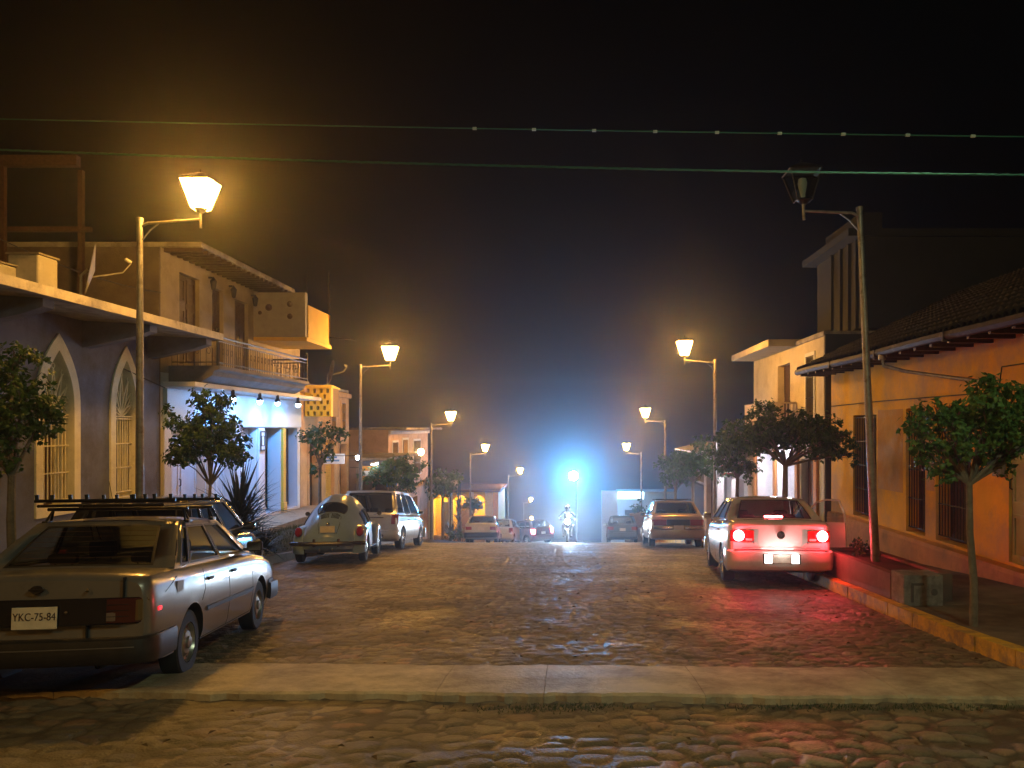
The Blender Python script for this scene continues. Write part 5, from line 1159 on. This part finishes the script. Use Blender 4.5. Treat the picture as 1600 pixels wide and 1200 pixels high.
# electric meter on the wall behind the young tree
def meter():
    t=thing('electric_meter','small round electric meter on the orange wall behind the slim young tree','meter',(6.97,12.9,-.62)); MB().box(-.10,-.0,-.12,.12,-.15,.14,bev=.01).build('box',M_metal,t); MB().lathe([(.09,-.10),(.09,-.2),(.07,-.23),(0,-.24)],16,axis='x').build('dial',M_glass,t)
meter()
# ---- right 2: grey corner house, its lit front and white shop below
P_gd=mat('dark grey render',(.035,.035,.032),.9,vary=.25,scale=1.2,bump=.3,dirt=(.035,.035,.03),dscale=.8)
E_tube=emit('shop tube glow',(.86,.84,1.),520.)
def tube(x,y,z,label,L=1.1,t=None):
    o=thing('tube_lamp',label,'lamp',(x,y,z)); MB().box(-.06,.06,-L/2,L/2,.03,.08).build('lamp_body',M_white,o); MB().tube([(0,-L/2+.05,0),(0,L/2-.05,0)],.025,8).build('lamp_tube',E_tube,o); return o
def house_corner():
    X=7.; y0,y1=22.0,30.4; t=thing('house','tall dark grey corner house with lit upper front above a white shop','house',(X,26,-3.9))
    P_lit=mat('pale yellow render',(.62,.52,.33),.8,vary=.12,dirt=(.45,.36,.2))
    shell(t,X,y0,y1,-5.0,-.35,8,1,[(22.9,24.2,-3.4,-.9),(24.9,26.9,-3.5,-.8),(27.4,29.8,-3.8,-.85)],mat('white shop front',(.68,.66,.66),.7,vary=.1),th=.3,floors=(-3.55,))
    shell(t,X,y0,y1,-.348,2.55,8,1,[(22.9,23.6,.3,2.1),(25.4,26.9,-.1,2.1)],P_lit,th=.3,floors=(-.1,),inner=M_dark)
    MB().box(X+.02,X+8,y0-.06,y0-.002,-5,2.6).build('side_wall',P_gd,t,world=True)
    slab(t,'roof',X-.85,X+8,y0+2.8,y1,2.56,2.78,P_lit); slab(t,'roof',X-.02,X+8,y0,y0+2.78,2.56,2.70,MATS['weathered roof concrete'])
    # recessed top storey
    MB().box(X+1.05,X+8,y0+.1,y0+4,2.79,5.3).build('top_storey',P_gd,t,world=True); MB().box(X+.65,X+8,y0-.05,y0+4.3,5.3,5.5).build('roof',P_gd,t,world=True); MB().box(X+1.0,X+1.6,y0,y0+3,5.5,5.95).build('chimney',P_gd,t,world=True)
    for y in (22.3,22.9,23.6,24.4): MB().box(X+.97,X+1.05,y,y+.16,2.8,5.3).build('pilaster',P_gd,t,world=True)
    for a,b,c,d in ((22.9,23.6,.3,2.1),): MB().box(X+.2,X+.21,a,b,c,d).build('window_pane',M_glass,t,world=True); grille(t,X,1,a,b,c,d); surround(t,X,1,a,b,c,d,M_white)
    door(t,X,1,25.4,26.9,-.1,2.1,M_wood); door(t,X,1,22.9,24.2,-3.4,-.9,M_wood)
    bal=MB().box(X-.85,X-.002,24.6,28.2,-.22,-.08,bev=.02).build('balcony',P_lit,t,world=True)
    q=MB(); 
    pts=[(X-.01,24.65),(X-.82,24.65),(X-.82,28.15),(X-.01,28.15)]
    for a,b in zip(pts[:-1],pts[1:]):
        L=math.dist(a,b); n=int(L/.1)
        for k in range(n+1): x_,y_=a[0]+(b[0]-a[0])*k/n,a[1]+(b[1]-a[1])*k/n; q.box(x_-.012,x_+.012,y_-.028,y_+.028,-.08,.78)
        q.tube([(a[0],a[1],.80),(b[0],b[1],.80)],.028,6)
    q.build('railing',mat('pale railing',(.6,.5,.33),.6),bal,world=True)
    for y in (22.6,24.5,27.15,30.0): MB().box(X-.08,X-.002,y-.14,y+.14,-4.6,-.4,bev=.01).build('pilaster',mat('orange pillar',(.62,.28,.08),.7,vary=.1),t,world=True)
house_corner()
tube(7.9,25.6,-.98,'shop tube lamp in the bright doorway just past the red lit car'); tube(7.9,28.6,-.98,'shop tube lamp in the wider white doorway of the grey corner house'); tube(6.7,26.2,-.5,'tube lamp under the balcony of the grey corner house',L=.9)
simple_house('low white lit shops under a flat canopy beyond the grey corner house',6.8,30.5,40.5,1,-6.7,-1.2,mat('whitish shop plaster',(.62,.58,.55),.75,vary=.12),[(31.2,33.6,-4.6,-2.0,'open'),(34.6,36.8,-5.0,-2.1,'open'),(37.8,39.6,-5.3,-2.2,'door')],eave=.4,floors=(-5.4,))
tube(7.6,32.4,-1.75,'tube lamp in the nearer low white shop'); tube(7.6,35.8,-1.8,'tube lamp in the farther low white shop')
def canopy():
    o=thing('awning','thin sheet awning tilted over the low white shops, catching lamp light','awning',(6.3,37,-.8)); q=MB(); q.prism([(6.78,-.62),(5.3,-.98),(5.3,-1.04),(6.78,-.68)],33.4,40.2,axis='y'); q.build('sheet',MATS['tin sheet'],o,world=True)
    for y in (33.5,40): MB().tube([(5.4,y,-1.02),(6.78,y,-1.5)],.02,6).build('strut',M_iron,o,world=True)
canopy()
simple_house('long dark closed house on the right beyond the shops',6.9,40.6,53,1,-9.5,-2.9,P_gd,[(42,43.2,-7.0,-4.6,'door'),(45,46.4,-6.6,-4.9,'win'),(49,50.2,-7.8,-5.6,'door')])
def shop_end():
    D=69.; z0=-G(D)-.3; t=thing('shop','low blue white lit shop with a bright sign, closing the right side of the street','shop',(6.2,D,z0+.4)); W=mat('white end wall',(.62,.64,.66),.7,vary=.1)
    MB().box(2.75,4.15,D,D+.35,z0,-5.35,bev=.02).build('gate_pillar',W,t,world=True); MB().box(4.16,12,D+2,D+2.3,z0,-5.6).box(11.7,12,D,D+2,z0,-5.6).build('wall',W,t,world=True); MB().box(4.16,12,D-.3,D+2.4,-5.6,-5.4).build('roof',W,t,world=True)
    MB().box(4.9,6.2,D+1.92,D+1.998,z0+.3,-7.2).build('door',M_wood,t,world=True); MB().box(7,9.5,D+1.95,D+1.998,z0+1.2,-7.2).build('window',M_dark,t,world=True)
    s=MB().box(4.15,6.35,D-.42,D-.31,-6.0,-5.42,bev=.03).build('lit_sign',emit('shop sign glow',(.62,.85,1.),9.),t,world=True)
    MB().ring([(4.1,-6.05),(6.4,-6.05),(6.4,-5.37),(4.1,-5.37)],[(4.16,-5.99),(6.34,-5.99),(6.34,-5.43),(4.16,-5.43)],D-.44,D-.3,axis='y').build('sign_frame',M_iron,s,world=False) if False else None
shop_end()
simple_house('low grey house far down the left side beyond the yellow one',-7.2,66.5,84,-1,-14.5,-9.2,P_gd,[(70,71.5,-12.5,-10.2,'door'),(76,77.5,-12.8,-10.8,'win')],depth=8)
# concrete block at the kerb and the long planter behind it
def blocks():
    t=thing('concrete_block','grey concrete box with worn faces at the yellow kerb, in front of the long planter','block',(4.58,10.35,-G(10.35)+.135))
    MB().box(-.255,.255,-.0,.42,0,.40,bev=.012).build('block',mat('rough grey concrete',(.26,.26,.25),.85,vary=.35,scale=7,bump=.8,bscale=22,dirt=(.13,.13,.13),dscale=5,dthr=.5),t)
    q=MB(); q.box(-.16,-.13,-.012,.0,.05,.30); q.box(-.13,.0,-.010,.0,.27,.30); q.lathe([(0,-.008),(.035,-.01),(.045,0)],12,axis='y',c=(.14,0,.18)); q.build('scar',mat('dark concrete',(.10,.10,.10),.9),t)
    t=thing('planter','long low red brown masonry planter around the unlit lamp foot','planter',(4.75,12.3,-G(12.3)+.135)); M=mat('red brown masonry',(.17,.12,.09),.8,vary=.3,scale=4,bump=.5,dirt=(.17,.11,.08),dscale=2)
    v=MB(); y0,y1=-1.5,1.5
    zb=lambda y:-(G(12.3+y)-G(12.3))-.1
    for (a,b,c,d) in ((-.42,-.30,y0,y1),(.30,.42,y0,y1),(-.30,.30,y0,y0+.12),(-.30,.30,y1-.12,y1)):
        v.add([(a,c,zb(c)),(b,c,zb(c)),(b,d,zb(d)),(a,d,zb(d)),(a,c,.40-.03*c),(b,c,.40-.03*c),(b,d,.40-.03*d),(a,d,.40-.03*d)],[(3,2,1,0),(4,5,6,7),(0,1,5,4),(2,3,7,6),(3,0,4,7),(1,2,6,5)])
    v.build('planter_wall',M,t); MB().add([(-.3,y0+.1,.36+.03*1.4),(.3,y0+.1,.36+.03*1.4),(.3,y1-.1,.36-.03*1.4),(-.3,y1-.1,.36-.03*1.4)],[(0,1,2,3)]).build('soil',M_earth,t,fixn=False)
blocks()
# ---- overhead wires
def cable(name,a,b,sag,r,m,label,n=40,beads=None,twist=0,cat='cable'):
    a,b=Vector(a),Vector(b); P=lambda t:(a.lerp(b,t)-Vector((0,0,sag*4*t*(1-t))))
    q=MB()
    if twist:
        for ph in (0,2.09,4.19):
            q.tube([P(i/(n*6))+Vector((0,math.cos(i*.9+ph)*r,math.sin(i*.9+ph)*r)) for i in range(n*6+1)],r*.8,4)
    else: q.tube([P(i/n) for i in range(n+1)],r,5)
    o=q.build(name,m,None,fixn=False); tag(o,label,cat)
    if beads:
        L=(b-a).length; k=L*.42
        while k<L:
            p=P(k/L); MB().tube([p-Vector((.022,0,0)),p+Vector((.022,0,0))],r*2.1,6).build('cable_glint',mat('pale cable glint',(.42,.5,.45),.3),o,fixn=False); k+=beads  # pale beads stand in for glints along the cable
    return o
M_cab=mat('grey green cable sheath',(.04,.17,.12),.35,.4,vary=.2)
cable('overhead_cable',(-7.,9.6,3.72),(7.1,8.35,3.02),.02,.008,M_cab,'upper overhead cable with pale painted glints crossing the street at the top right',beads=.68)
cable('overhead_cable',(-7.,9.8,3.42),(7.1,8.45,2.66),.06,.008,M_cab,'lower thicker twisted overhead cable crossing the street in front of the unlit lantern',twist=1)
cable('overhead_cable',(-9.4,9.5,2.95),(-8.9,17.6,.9),.1,.012,M_black,'slack black cable drooping across the grey house under its roof edge')
cable('overhead_cable',(-9.,10.5,3.3),(-9.,17.6,3.0),.25,.010,M_black,'thin black cable above the water tanks')

# small shop signs and boards along the left row
def board(name,label,x,y,z,w,h,cols,face='y',d=.05):
    t=thing(name,label,'sign',(x,y,z)); q=MB(); q.box(-w/2,w/2,-d/2,d/2,-h/2,h/2,bev=.008); q.build('panel',cols[0],t)
    n=len(cols)-1
    for i in range(n): MB().box(-w*.38,w*.38*(.4+.6*((i*37)%5)/4),-d/2-.006,-d/2-.001,h*(.30-.62*(i+.5)/n)-.35*h/n*.5,h*(.30-.62*(i+.5)/n)+.35*h/n*.5).build('painted_band',cols[i+1],t)
    MB().tube([(-w/2-.35,0,h*.4),(w/2,0,h*.4)],.012,5).build('bracket',M_iron,t)
CB=mat('sign blue',(.10,.28,.55),.5); CR=mat('sign red',(.45,.06,.05),.5); CO=mat('sign orange',(.65,.28,.04),.5); CW=mat('sign white',(.72,.74,.74),.5)
board('shop_sign','small white and blue board over the first yellow doorway of the salmon shop',-8.25,28.0,-1.05,.75,.36,(CW,CB,CB))
board('shop_sign','orange board hanging under the white tube lamp',-7.9,31.6,-1.75,.85,.55,(CO,CW))
board('shop_sign','upright blue and white striped board beside the orange one',-7.1,31.9,-1.9,.42,.85,(CB,CW,CW,CW))
board('shop_sign','narrow white board on the far side of the striped one',-6.95,33.8,-2.0,.34,.7,(CW,CR,CB))
board('shop_sign','small red and white board on the white shops past the red lit car',6.2,30.9,-1.6,.7,.4,(CR,CW,CW))
# ------------------------------------------------------------------ plants
M_bark=mat('grey bark',(.20,.17,.13),.85,vary=.35,scale=12,bump=.7,bscale=30)
def leaf_mat(name,a,b):
    m=bpy.data.materials.new(name); m.use_nodes=True; nt=m.node_tree; n=nt.nodes; l=nt.links; p=n['Principled BSDF']
    g=n.new('ShaderNodeNewGeometry'); cr=n.new('ShaderNodeValToRGB'); cr.color_ramp.elements[0].color=(*a,1); cr.color_ramp.elements[1].color=(*b,1)
    l.new(g.outputs['Random Per Island'],cr.inputs[0]); l.new(cr.outputs[0],p.inputs['Base Color']); p.inputs['Roughness'].default_value=.45
    p.inputs['Transmission Weight'].default_value=0
    tr=n.new('ShaderNodeBsdfTranslucent'); l.new(cr.outputs[0],tr.inputs['Color']); mx=n.new('ShaderNodeMixShader'); mx.inputs[0].default_value=.25
    l.new(p.outputs[0],mx.inputs[1]); l.new(tr.outputs[0],mx.inputs[2]); l.new(mx.outputs[0],n['Material Output'].inputs['Surface'])
    return m
M_leaf=leaf_mat('ficus leaves',(.022,.065,.014),(.075,.15,.03))
def leaf(vs,fs,p,d,n,L,W):
    s=d.cross(n).normalized()*W; b=len(vs)
    vs+= [p[:],(p+d*L*.45+s-n*L*.05)[:],(p+d*L-n*L*.18)[:],(p+d*L*.45-s-n*L*.05)[:],(p+d*L*.5+n*L*.03)[:]]
    fs+= [(b,b+1,b+4),(b+1,b+2,b+4),(b+2,b+3,b+4),(b+3,b,b+4)]
def crown(seed,blobs,per,L=.10,spread=1.):
    """clumps: (x,y,z,radius) blobs, each filled with twig tips carrying tufts of leaves"""
    rr=random.Random(seed); vs=[]; fs=[]; tw=MB()
    for (bx,by,bz,br) in blobs:
        n=int(per*br*br)
        for _ in range(n):
            d=Vector((rr.gauss(0,1),rr.gauss(0,1),rr.gauss(0,1)*.8)).normalized(); r=br*(rr.random()**.42)*spread
            c=Vector((bx,by,bz))+Vector((d.x,d.y,d.z*.8))*r
            k=rr.randint(5,8); ax=(d+Vector((rr.uniform(-.6,.6),rr.uniform(-.6,.6),rr.uniform(-.3,.6)))).normalized()
            for j in range(k):
                a=ax.orthogonal().normalized(); a.rotate(Matrix.Rotation(rr.uniform(0,6.28),3,ax)); dd=(a+ax*rr.uniform(0,.9)+Vector((0,0,-.35))).normalized()
                nn=(ax+Vector((rr.uniform(-.4,.4),rr.uniform(-.4,.4),rr.uniform(0,.5)))).normalized(); l=L*rr.uniform(.65,1.25)
                leaf(vs,fs,c+ax*rr.uniform(-.06,.06),dd,nn,l,l*.32)
    return vs,fs
def tree(label,x,y,h0,blobs,seed,per=150,L=.10,trunk=.05,lean=(0,0),zb=None,name='street_tree',m=None,cat='tree',group='young street trees along the kerbs'):
    """h0: height of the first fork above the ground; blobs relative to the foot"""
    z=-G(y)+.13 if zb is None else zb; t=thing(name,label,cat,(x,y,z),group=group); rr=random.Random(seed); main=list(blobs)
    for b in main:      # small sprays that stand clear of the main clumps
        for _ in range(3):
            d=Vector((rr.gauss(0,1),rr.gauss(0,1),rr.gauss(.15,.8))).normalized()*b[3]*rr.uniform(1.0,1.35); blobs=blobs+[(b[0]+d.x,b[1]+d.y,b[2]+d.z*.8,b[3]*rr.uniform(.22,.42))]
    q=MB(); f=Vector((lean[0],lean[1],h0)); q.tube([(0,0,-.2),(lean[0]*.15+.01,0,h0*.3),(lean[0]*.6-.012,lean[1]*.5,h0*.65),f],[trunk*1.15,trunk,trunk*.9,trunk*.8],10)
    for (bx,by,bz,br) in main:
        c=Vector((bx,by,bz)); mid=f.lerp(c,.5)+Vector((rr.uniform(-.06,.06),rr.uniform(-.06,.06),.03)); q.tube([f-Vector((0,0,.03)),mid,c],[trunk*.5,trunk*.32,trunk*.14],6)
        for _ in range(7): d=Vector((rr.uniform(-1,1),rr.uniform(-1,1),rr.uniform(-.5,1))).normalized()*br*.75; q.tube([mid.lerp(c,.6),c+d*.5,c+d],[trunk*.16,trunk*.1,.004],4)
    q.build('trunk',M_bark,t)
    vs,fs=crown(seed,blobs,per*2.6,L*.88); me=bpy.data.meshes.new('crown'); me.from_pydata(vs,[],fs); me.materials.append(m or M_leaf); o=bpy.data.objects.new('crown',me); COL.objects.link(o); o.parent=t
    return t
def blobs(seed,n,rx,rz,cz,r0,r1,off=(0,0)):
    rr=random.Random(seed); b=[]
    for k in range(n):
        a=2*math.pi*k/n+rr.uniform(-.4,.4); q=rr.uniform(.35,1.); b.append((off[0]+rx*q*math.cos(a),off[1]+rx*q*math.sin(a),cz+rz*rr.uniform(-1,1),rr.uniform(r0,r1)))
    return b
# right near tree: slim pale trunk, flat topped crown spreading out of the frame
tree('slim young tree with flat green crown and pale thin trunk beside the concrete block',4.52,8.95,1.62,
     [(-.15,0,2.1,.42),(.5,.1,2.45,.45),(-.45,0,2.38,.24),(.15,0,2.6,.26),(-.7,0,2.28,.12),(-.55,.1,2.25,.14),(1.1,0,2.5,.35),(.25,.1,2.15,.42),(.62,-.1,2.2,.40),(-.42,.1,2.02,.20),(-.62,.0,2.06,.12),(.95,.1,2.15,.36),(-.18,.2,2.35,.22),(.1,-.2,2.42,.24),(.45,.2,2.55,.24),(-.55,-.05,1.82,.16),(-.3,.1,1.72,.18),(.8,-.2,2.5,.2),(1.2,0,2.3,.3),(.35,.2,1.9,.25)],3,per=190,L=.085,trunk=.042,lean=(-.05,0),m=leaf_mat('lamplit green leaves',(.04,.12,.025),(.13,.27,.06)))  # separate brighter leaf colour carries the greenish lamplight on this crown
tree('broad tree crown hiding the corner of the orange house, behind the red lit car',4.75,17.6,2.0,blobs(12,9,1.0,.30,2.75,.42,.62)+[(.0,0,2.8,.6),(1.2,0,2.6,.35),(1.35,0,2.2,.25),(.9,.2,2.35,.4),(-.9,0,2.6,.4)],4,per=105,L=.12,trunk=.07)
tree('uneven street tree in front of the white shops, left of the broad one',4.7,22.4,1.9,blobs(5,7,.65,.45,2.6,.30,.48)+[(-.1,0,3.35,.26),(-.3,0,3.0,.3)],6,per=110,L=.12,trunk=.06)
tree('leafy street tree behind the roof of the tan sedan',4.6,29.8,2.2,blobs(8,7,.85,.5,3.0,.38,.6),7,per=80,L=.14,trunk=.07)
tree('faint street tree farther down the right kerb',4.7,35.5,2.2,blobs(9,7,.7,.6,3.2,.35,.6),8,per=70,L=.15,trunk=.07)
tree('dark tree crown entering at the left picture edge before the grey house',-7.25,10.4,1.7,[(-.2,0,2.55,.5),(.12,.1,2.85,.36),(.1,0,2.35,.42),(-.3,0,3.1,.42),(.33,.1,2.6,.26),(-.2,0,2.0,.42),(.05,0,3.25,.2),(-.7,0,2.6,.5)],9,per=170,L=.095,trunk=.06,zb=-G(10.4)+.13)
tree('dark street tree with a thin crooked trunk before the blue lit shop front',-6.93,15.3,1.55,[(-.1,0,2.35,.40),(.25,0,2.20,.36),(-.45,0,2.22,.34),(.45,0,2.15,.25),(-.15,.1,2.75,.32),(.1,0,3.0,.28),(.3,0,3.15,.20),(-.1,0,3.25,.2),(-.6,0,2.75,.18),(-.75,0,2.95,.14),(.62,0,2.45,.2),(-.55,0,2.05,.28),(.55,0,2.1,.28),(.0,0,2.5,.38),(.3,.1,2.7,.3),(-.35,0,2.5,.3)],10,per=210,L=.10,trunk=.035,lean=(.06,0))
tree('green street tree before the salmon shop, above the blue grey car',-6.95,22.3,2.2,[(0,0,2.9,.42),(-.35,0,3.05,.28),(.4,0,3.1,.3),(.0,0,3.25,.25),(.1,0,2.5,.3),(.62,0,3.15,.2),(-.1,0,2.1,.22)],11,per=110,L=.11,trunk=.05)
tree('low dark tree behind the silver van, before the orange lit house',-6.95,31.5,1.7,blobs(3,8,.9,.4,2.5,.4,.6)+[(.6,0,2.1,.4)],12,per=70,L=.14,trunk=.07)
tree('bushy tree beside the orange lit house',-6.9,43.5,2.3,blobs(4,6,.8,.5,3.0,.45,.7),13,per=45,L=.18,trunk=.08)
tree('round dark tree standing before the arched yellow porch',-6.75,55.5,1.9,blobs(6,6,.4,.4,2.7,.35,.5),14,per=60,L=.18,trunk=.06)
# spiky plants
def spiky(label,x,y,n,h,seed,zb=None,stem=.2,name='yucca',m=None,w=.03):
    rr=random.Random(seed); t=thing(name,label,'plant',(x,y,-G(y)+.13 if zb is None else zb)); q=MB()
    for i in range(n):
        a=rr.uniform(0,6.28); el=rr.uniform(.12,1.45)**.9; L=h*rr.uniform(.6,1.); d=Vector((math.cos(a)*math.sin(el),math.sin(a)*math.sin(el),math.cos(el))); s=Vector((-math.sin(a),math.cos(a),0)); z0=stem*rr.uniform(.2,1.2)
        rows=[]
        for k in range(6):
            u=k/5; p=Vector((0,0,z0))+d*L*u+Vector((0,0,-.35*L*u*u*math.sin(el))); ww=w*(1-u)**.7*(.6+.8*min(1,u*5)); rows.append([(p-s*ww)[:],(p+Vector((0,0,-ww*.35)))[:],(p+s*ww)[:]])
        q.grid(rows)
    q.build('leaves',m or mat('yucca blades',(.035,.05,.03),.45,vary=.5,scale=3),t,fixn=False); MB().tube([(0,0,-.2),(0,0,stem)],[.09,.07],8).build('stem',M_bark,t); return t
spiky('large spiky yucca bush between the black hatchback and the blue grey car',-6.98,16.9,230,1.55,1,stem=.9,zb=-G(16.9)+.1)
spiky('short spiky yucca at the foot of the taller bush',-6.75,17.6,90,.8,2,stem=.15)
spiky('small palm tree with feathery top before the yellow porch',-7.5,54.,70,1.1,3,stem=2.9,name='palm_tree',w=.05)
spiky('low spiky plant before the yellow house wall',-7.4,50.,80,1.2,4,stem=.5,w=.05)
def bush(label,x,y,bl,seed,per=60,L=.16,name='bush',zb=None):
    t=thing(name,label,'bush',(x,y,-G(y)+.1 if zb is None else zb)); q=MB()
    for b in bl: q.tube([(0,0,-.1),(b[0]*.6,b[1]*.6,b[2]*.5),b[:3]],[.03,.02,.008],5)
    q.build('stems',M_bark,t); vs,fs=crown(seed,bl,per,L); me=bpy.data.meshes.new('foliage'); me.from_pydata(vs,[],fs); me.materials.append(M_leaf); o=bpy.data.objects.new('foliage',me); COL.objects.link(o); o.parent=t
bush('rounded bush below the palm at the yellow house',-6.9,51.5,[(0,0,.5,.5),(.4,0,.45,.4),(-.4,0,.5,.45)],5)
bush('clipped low bush at the corner of the silver van',-6.95,47.,[(0,0,.5,.5),(.5,0,.5,.45)],6)
bush('small shrub growing in the long red brown planter',4.75,13.1,[(0,0,.55,.16),(.1,.2,.5,.14),(-.1,-.2,.5,.13)],8,per=400,L=.07,zb=-G(13.1)+.13)
# big clay pot with a shrub, beside the small grey hatchback
def pot():
    x,y=3.75,44.; z=-G(y)+.9; t=thing('clay_pot','large flared clay pot on a stand above the small grey hatchback','pot',(x,y,z-.9))
    MB().lathe([(0,.92),(.26,.92),(.30,1.0),(.42,1.5),(.46,1.6),(.46,1.66),(.40,1.66),(.38,1.55),(0,1.55)],24).build('pot',mat('clay pot',(.48,.36,.24),.8,vary=.15,bump=.2),t)
    MB().box(-.35,.35,-.35,.35,-.1,.92,bev=.03).build('stand',M_kerbg,t)
    b=[(0,0,2.0,.35),(.25,0,1.9,.28),(-.25,0,1.95,.3),(0,0,2.4,.2)]; vs,fs=crown(9,b,130,.13); me=bpy.data.meshes.new('shrub'); me.from_pydata(vs,[],fs); me.materials.append(M_leaf); o=bpy.data.objects.new('shrub',me); COL.objects.link(o); o.parent=t
pot()
# ------------------------------------------------------------------ night sky, haze, camera
w=bpy.data.worlds.new('World'); SC.world=w; w.use_nodes=True; nt=w.node_tree; bg=nt.nodes['Background']
sk=nt.nodes.new('ShaderNodeTexSky'); sk.sky_type='NISHITA'; sk.sun_disc=False; sk.sun_elevation=R(-4); sk.sun_rotation=R(200); sk.altitude=1200
nt.links.new(sk.outputs[0],bg.inputs['Color']); bg.inputs['Strength'].default_value=.001
HZ=True
if HZ:
    hb=MB().box(-62,62,-22,215,-47,13); m=bpy.data.materials.new('night haze'); m.use_nodes=True; n=m.node_tree.nodes; n.remove(n['Principled BSDF'])
    v=n.new('ShaderNodeVolumePrincipled'); v.inputs['Color'].default_value=(.95,.95,1,1); v.inputs['Density'].default_value=.0022; v.inputs['Anisotropy'].default_value=.88
    m.node_tree.links.new(v.outputs[0],n['Material Output'].inputs['Volume']); h=hb.build('haze',m); tag(h,kind='stuff'); 
cam=bpy.data.cameras.new('camera'); co=bpy.data.objects.new('camera',cam); COL.objects.link(co); SC.camera=co
co.location=(0,0,0); co.rotation_euler=(R(90),0,0); cam.sensor_width=36; cam.lens=36*1250/1600.; cam.shift_x=-90/1600.; cam.shift_y=70/1600.; cam.clip_end=600; cam.clip_start=.05
vs=SC.view_settings; vs.view_transform='Standard'; vs.look='None'; vs.gamma=1; vs.exposure=0; vs.use_curve_mapping=False
cy=SC.cycles; cy.use_denoising=True; cy.max_bounces=6; cy.diffuse_bounces=2; cy.glossy_bounces=3; cy.transmission_bounces=4; cy.transparent_max_bounces=12; cy.volume_bounces=0
cy.sample_clamp_indirect=4; cy.sample_clamp_direct=0; cy.caustics_reflective=False; cy.caustics_refractive=False; cy.use_light_tree=True; cy.volume_step_rate=4
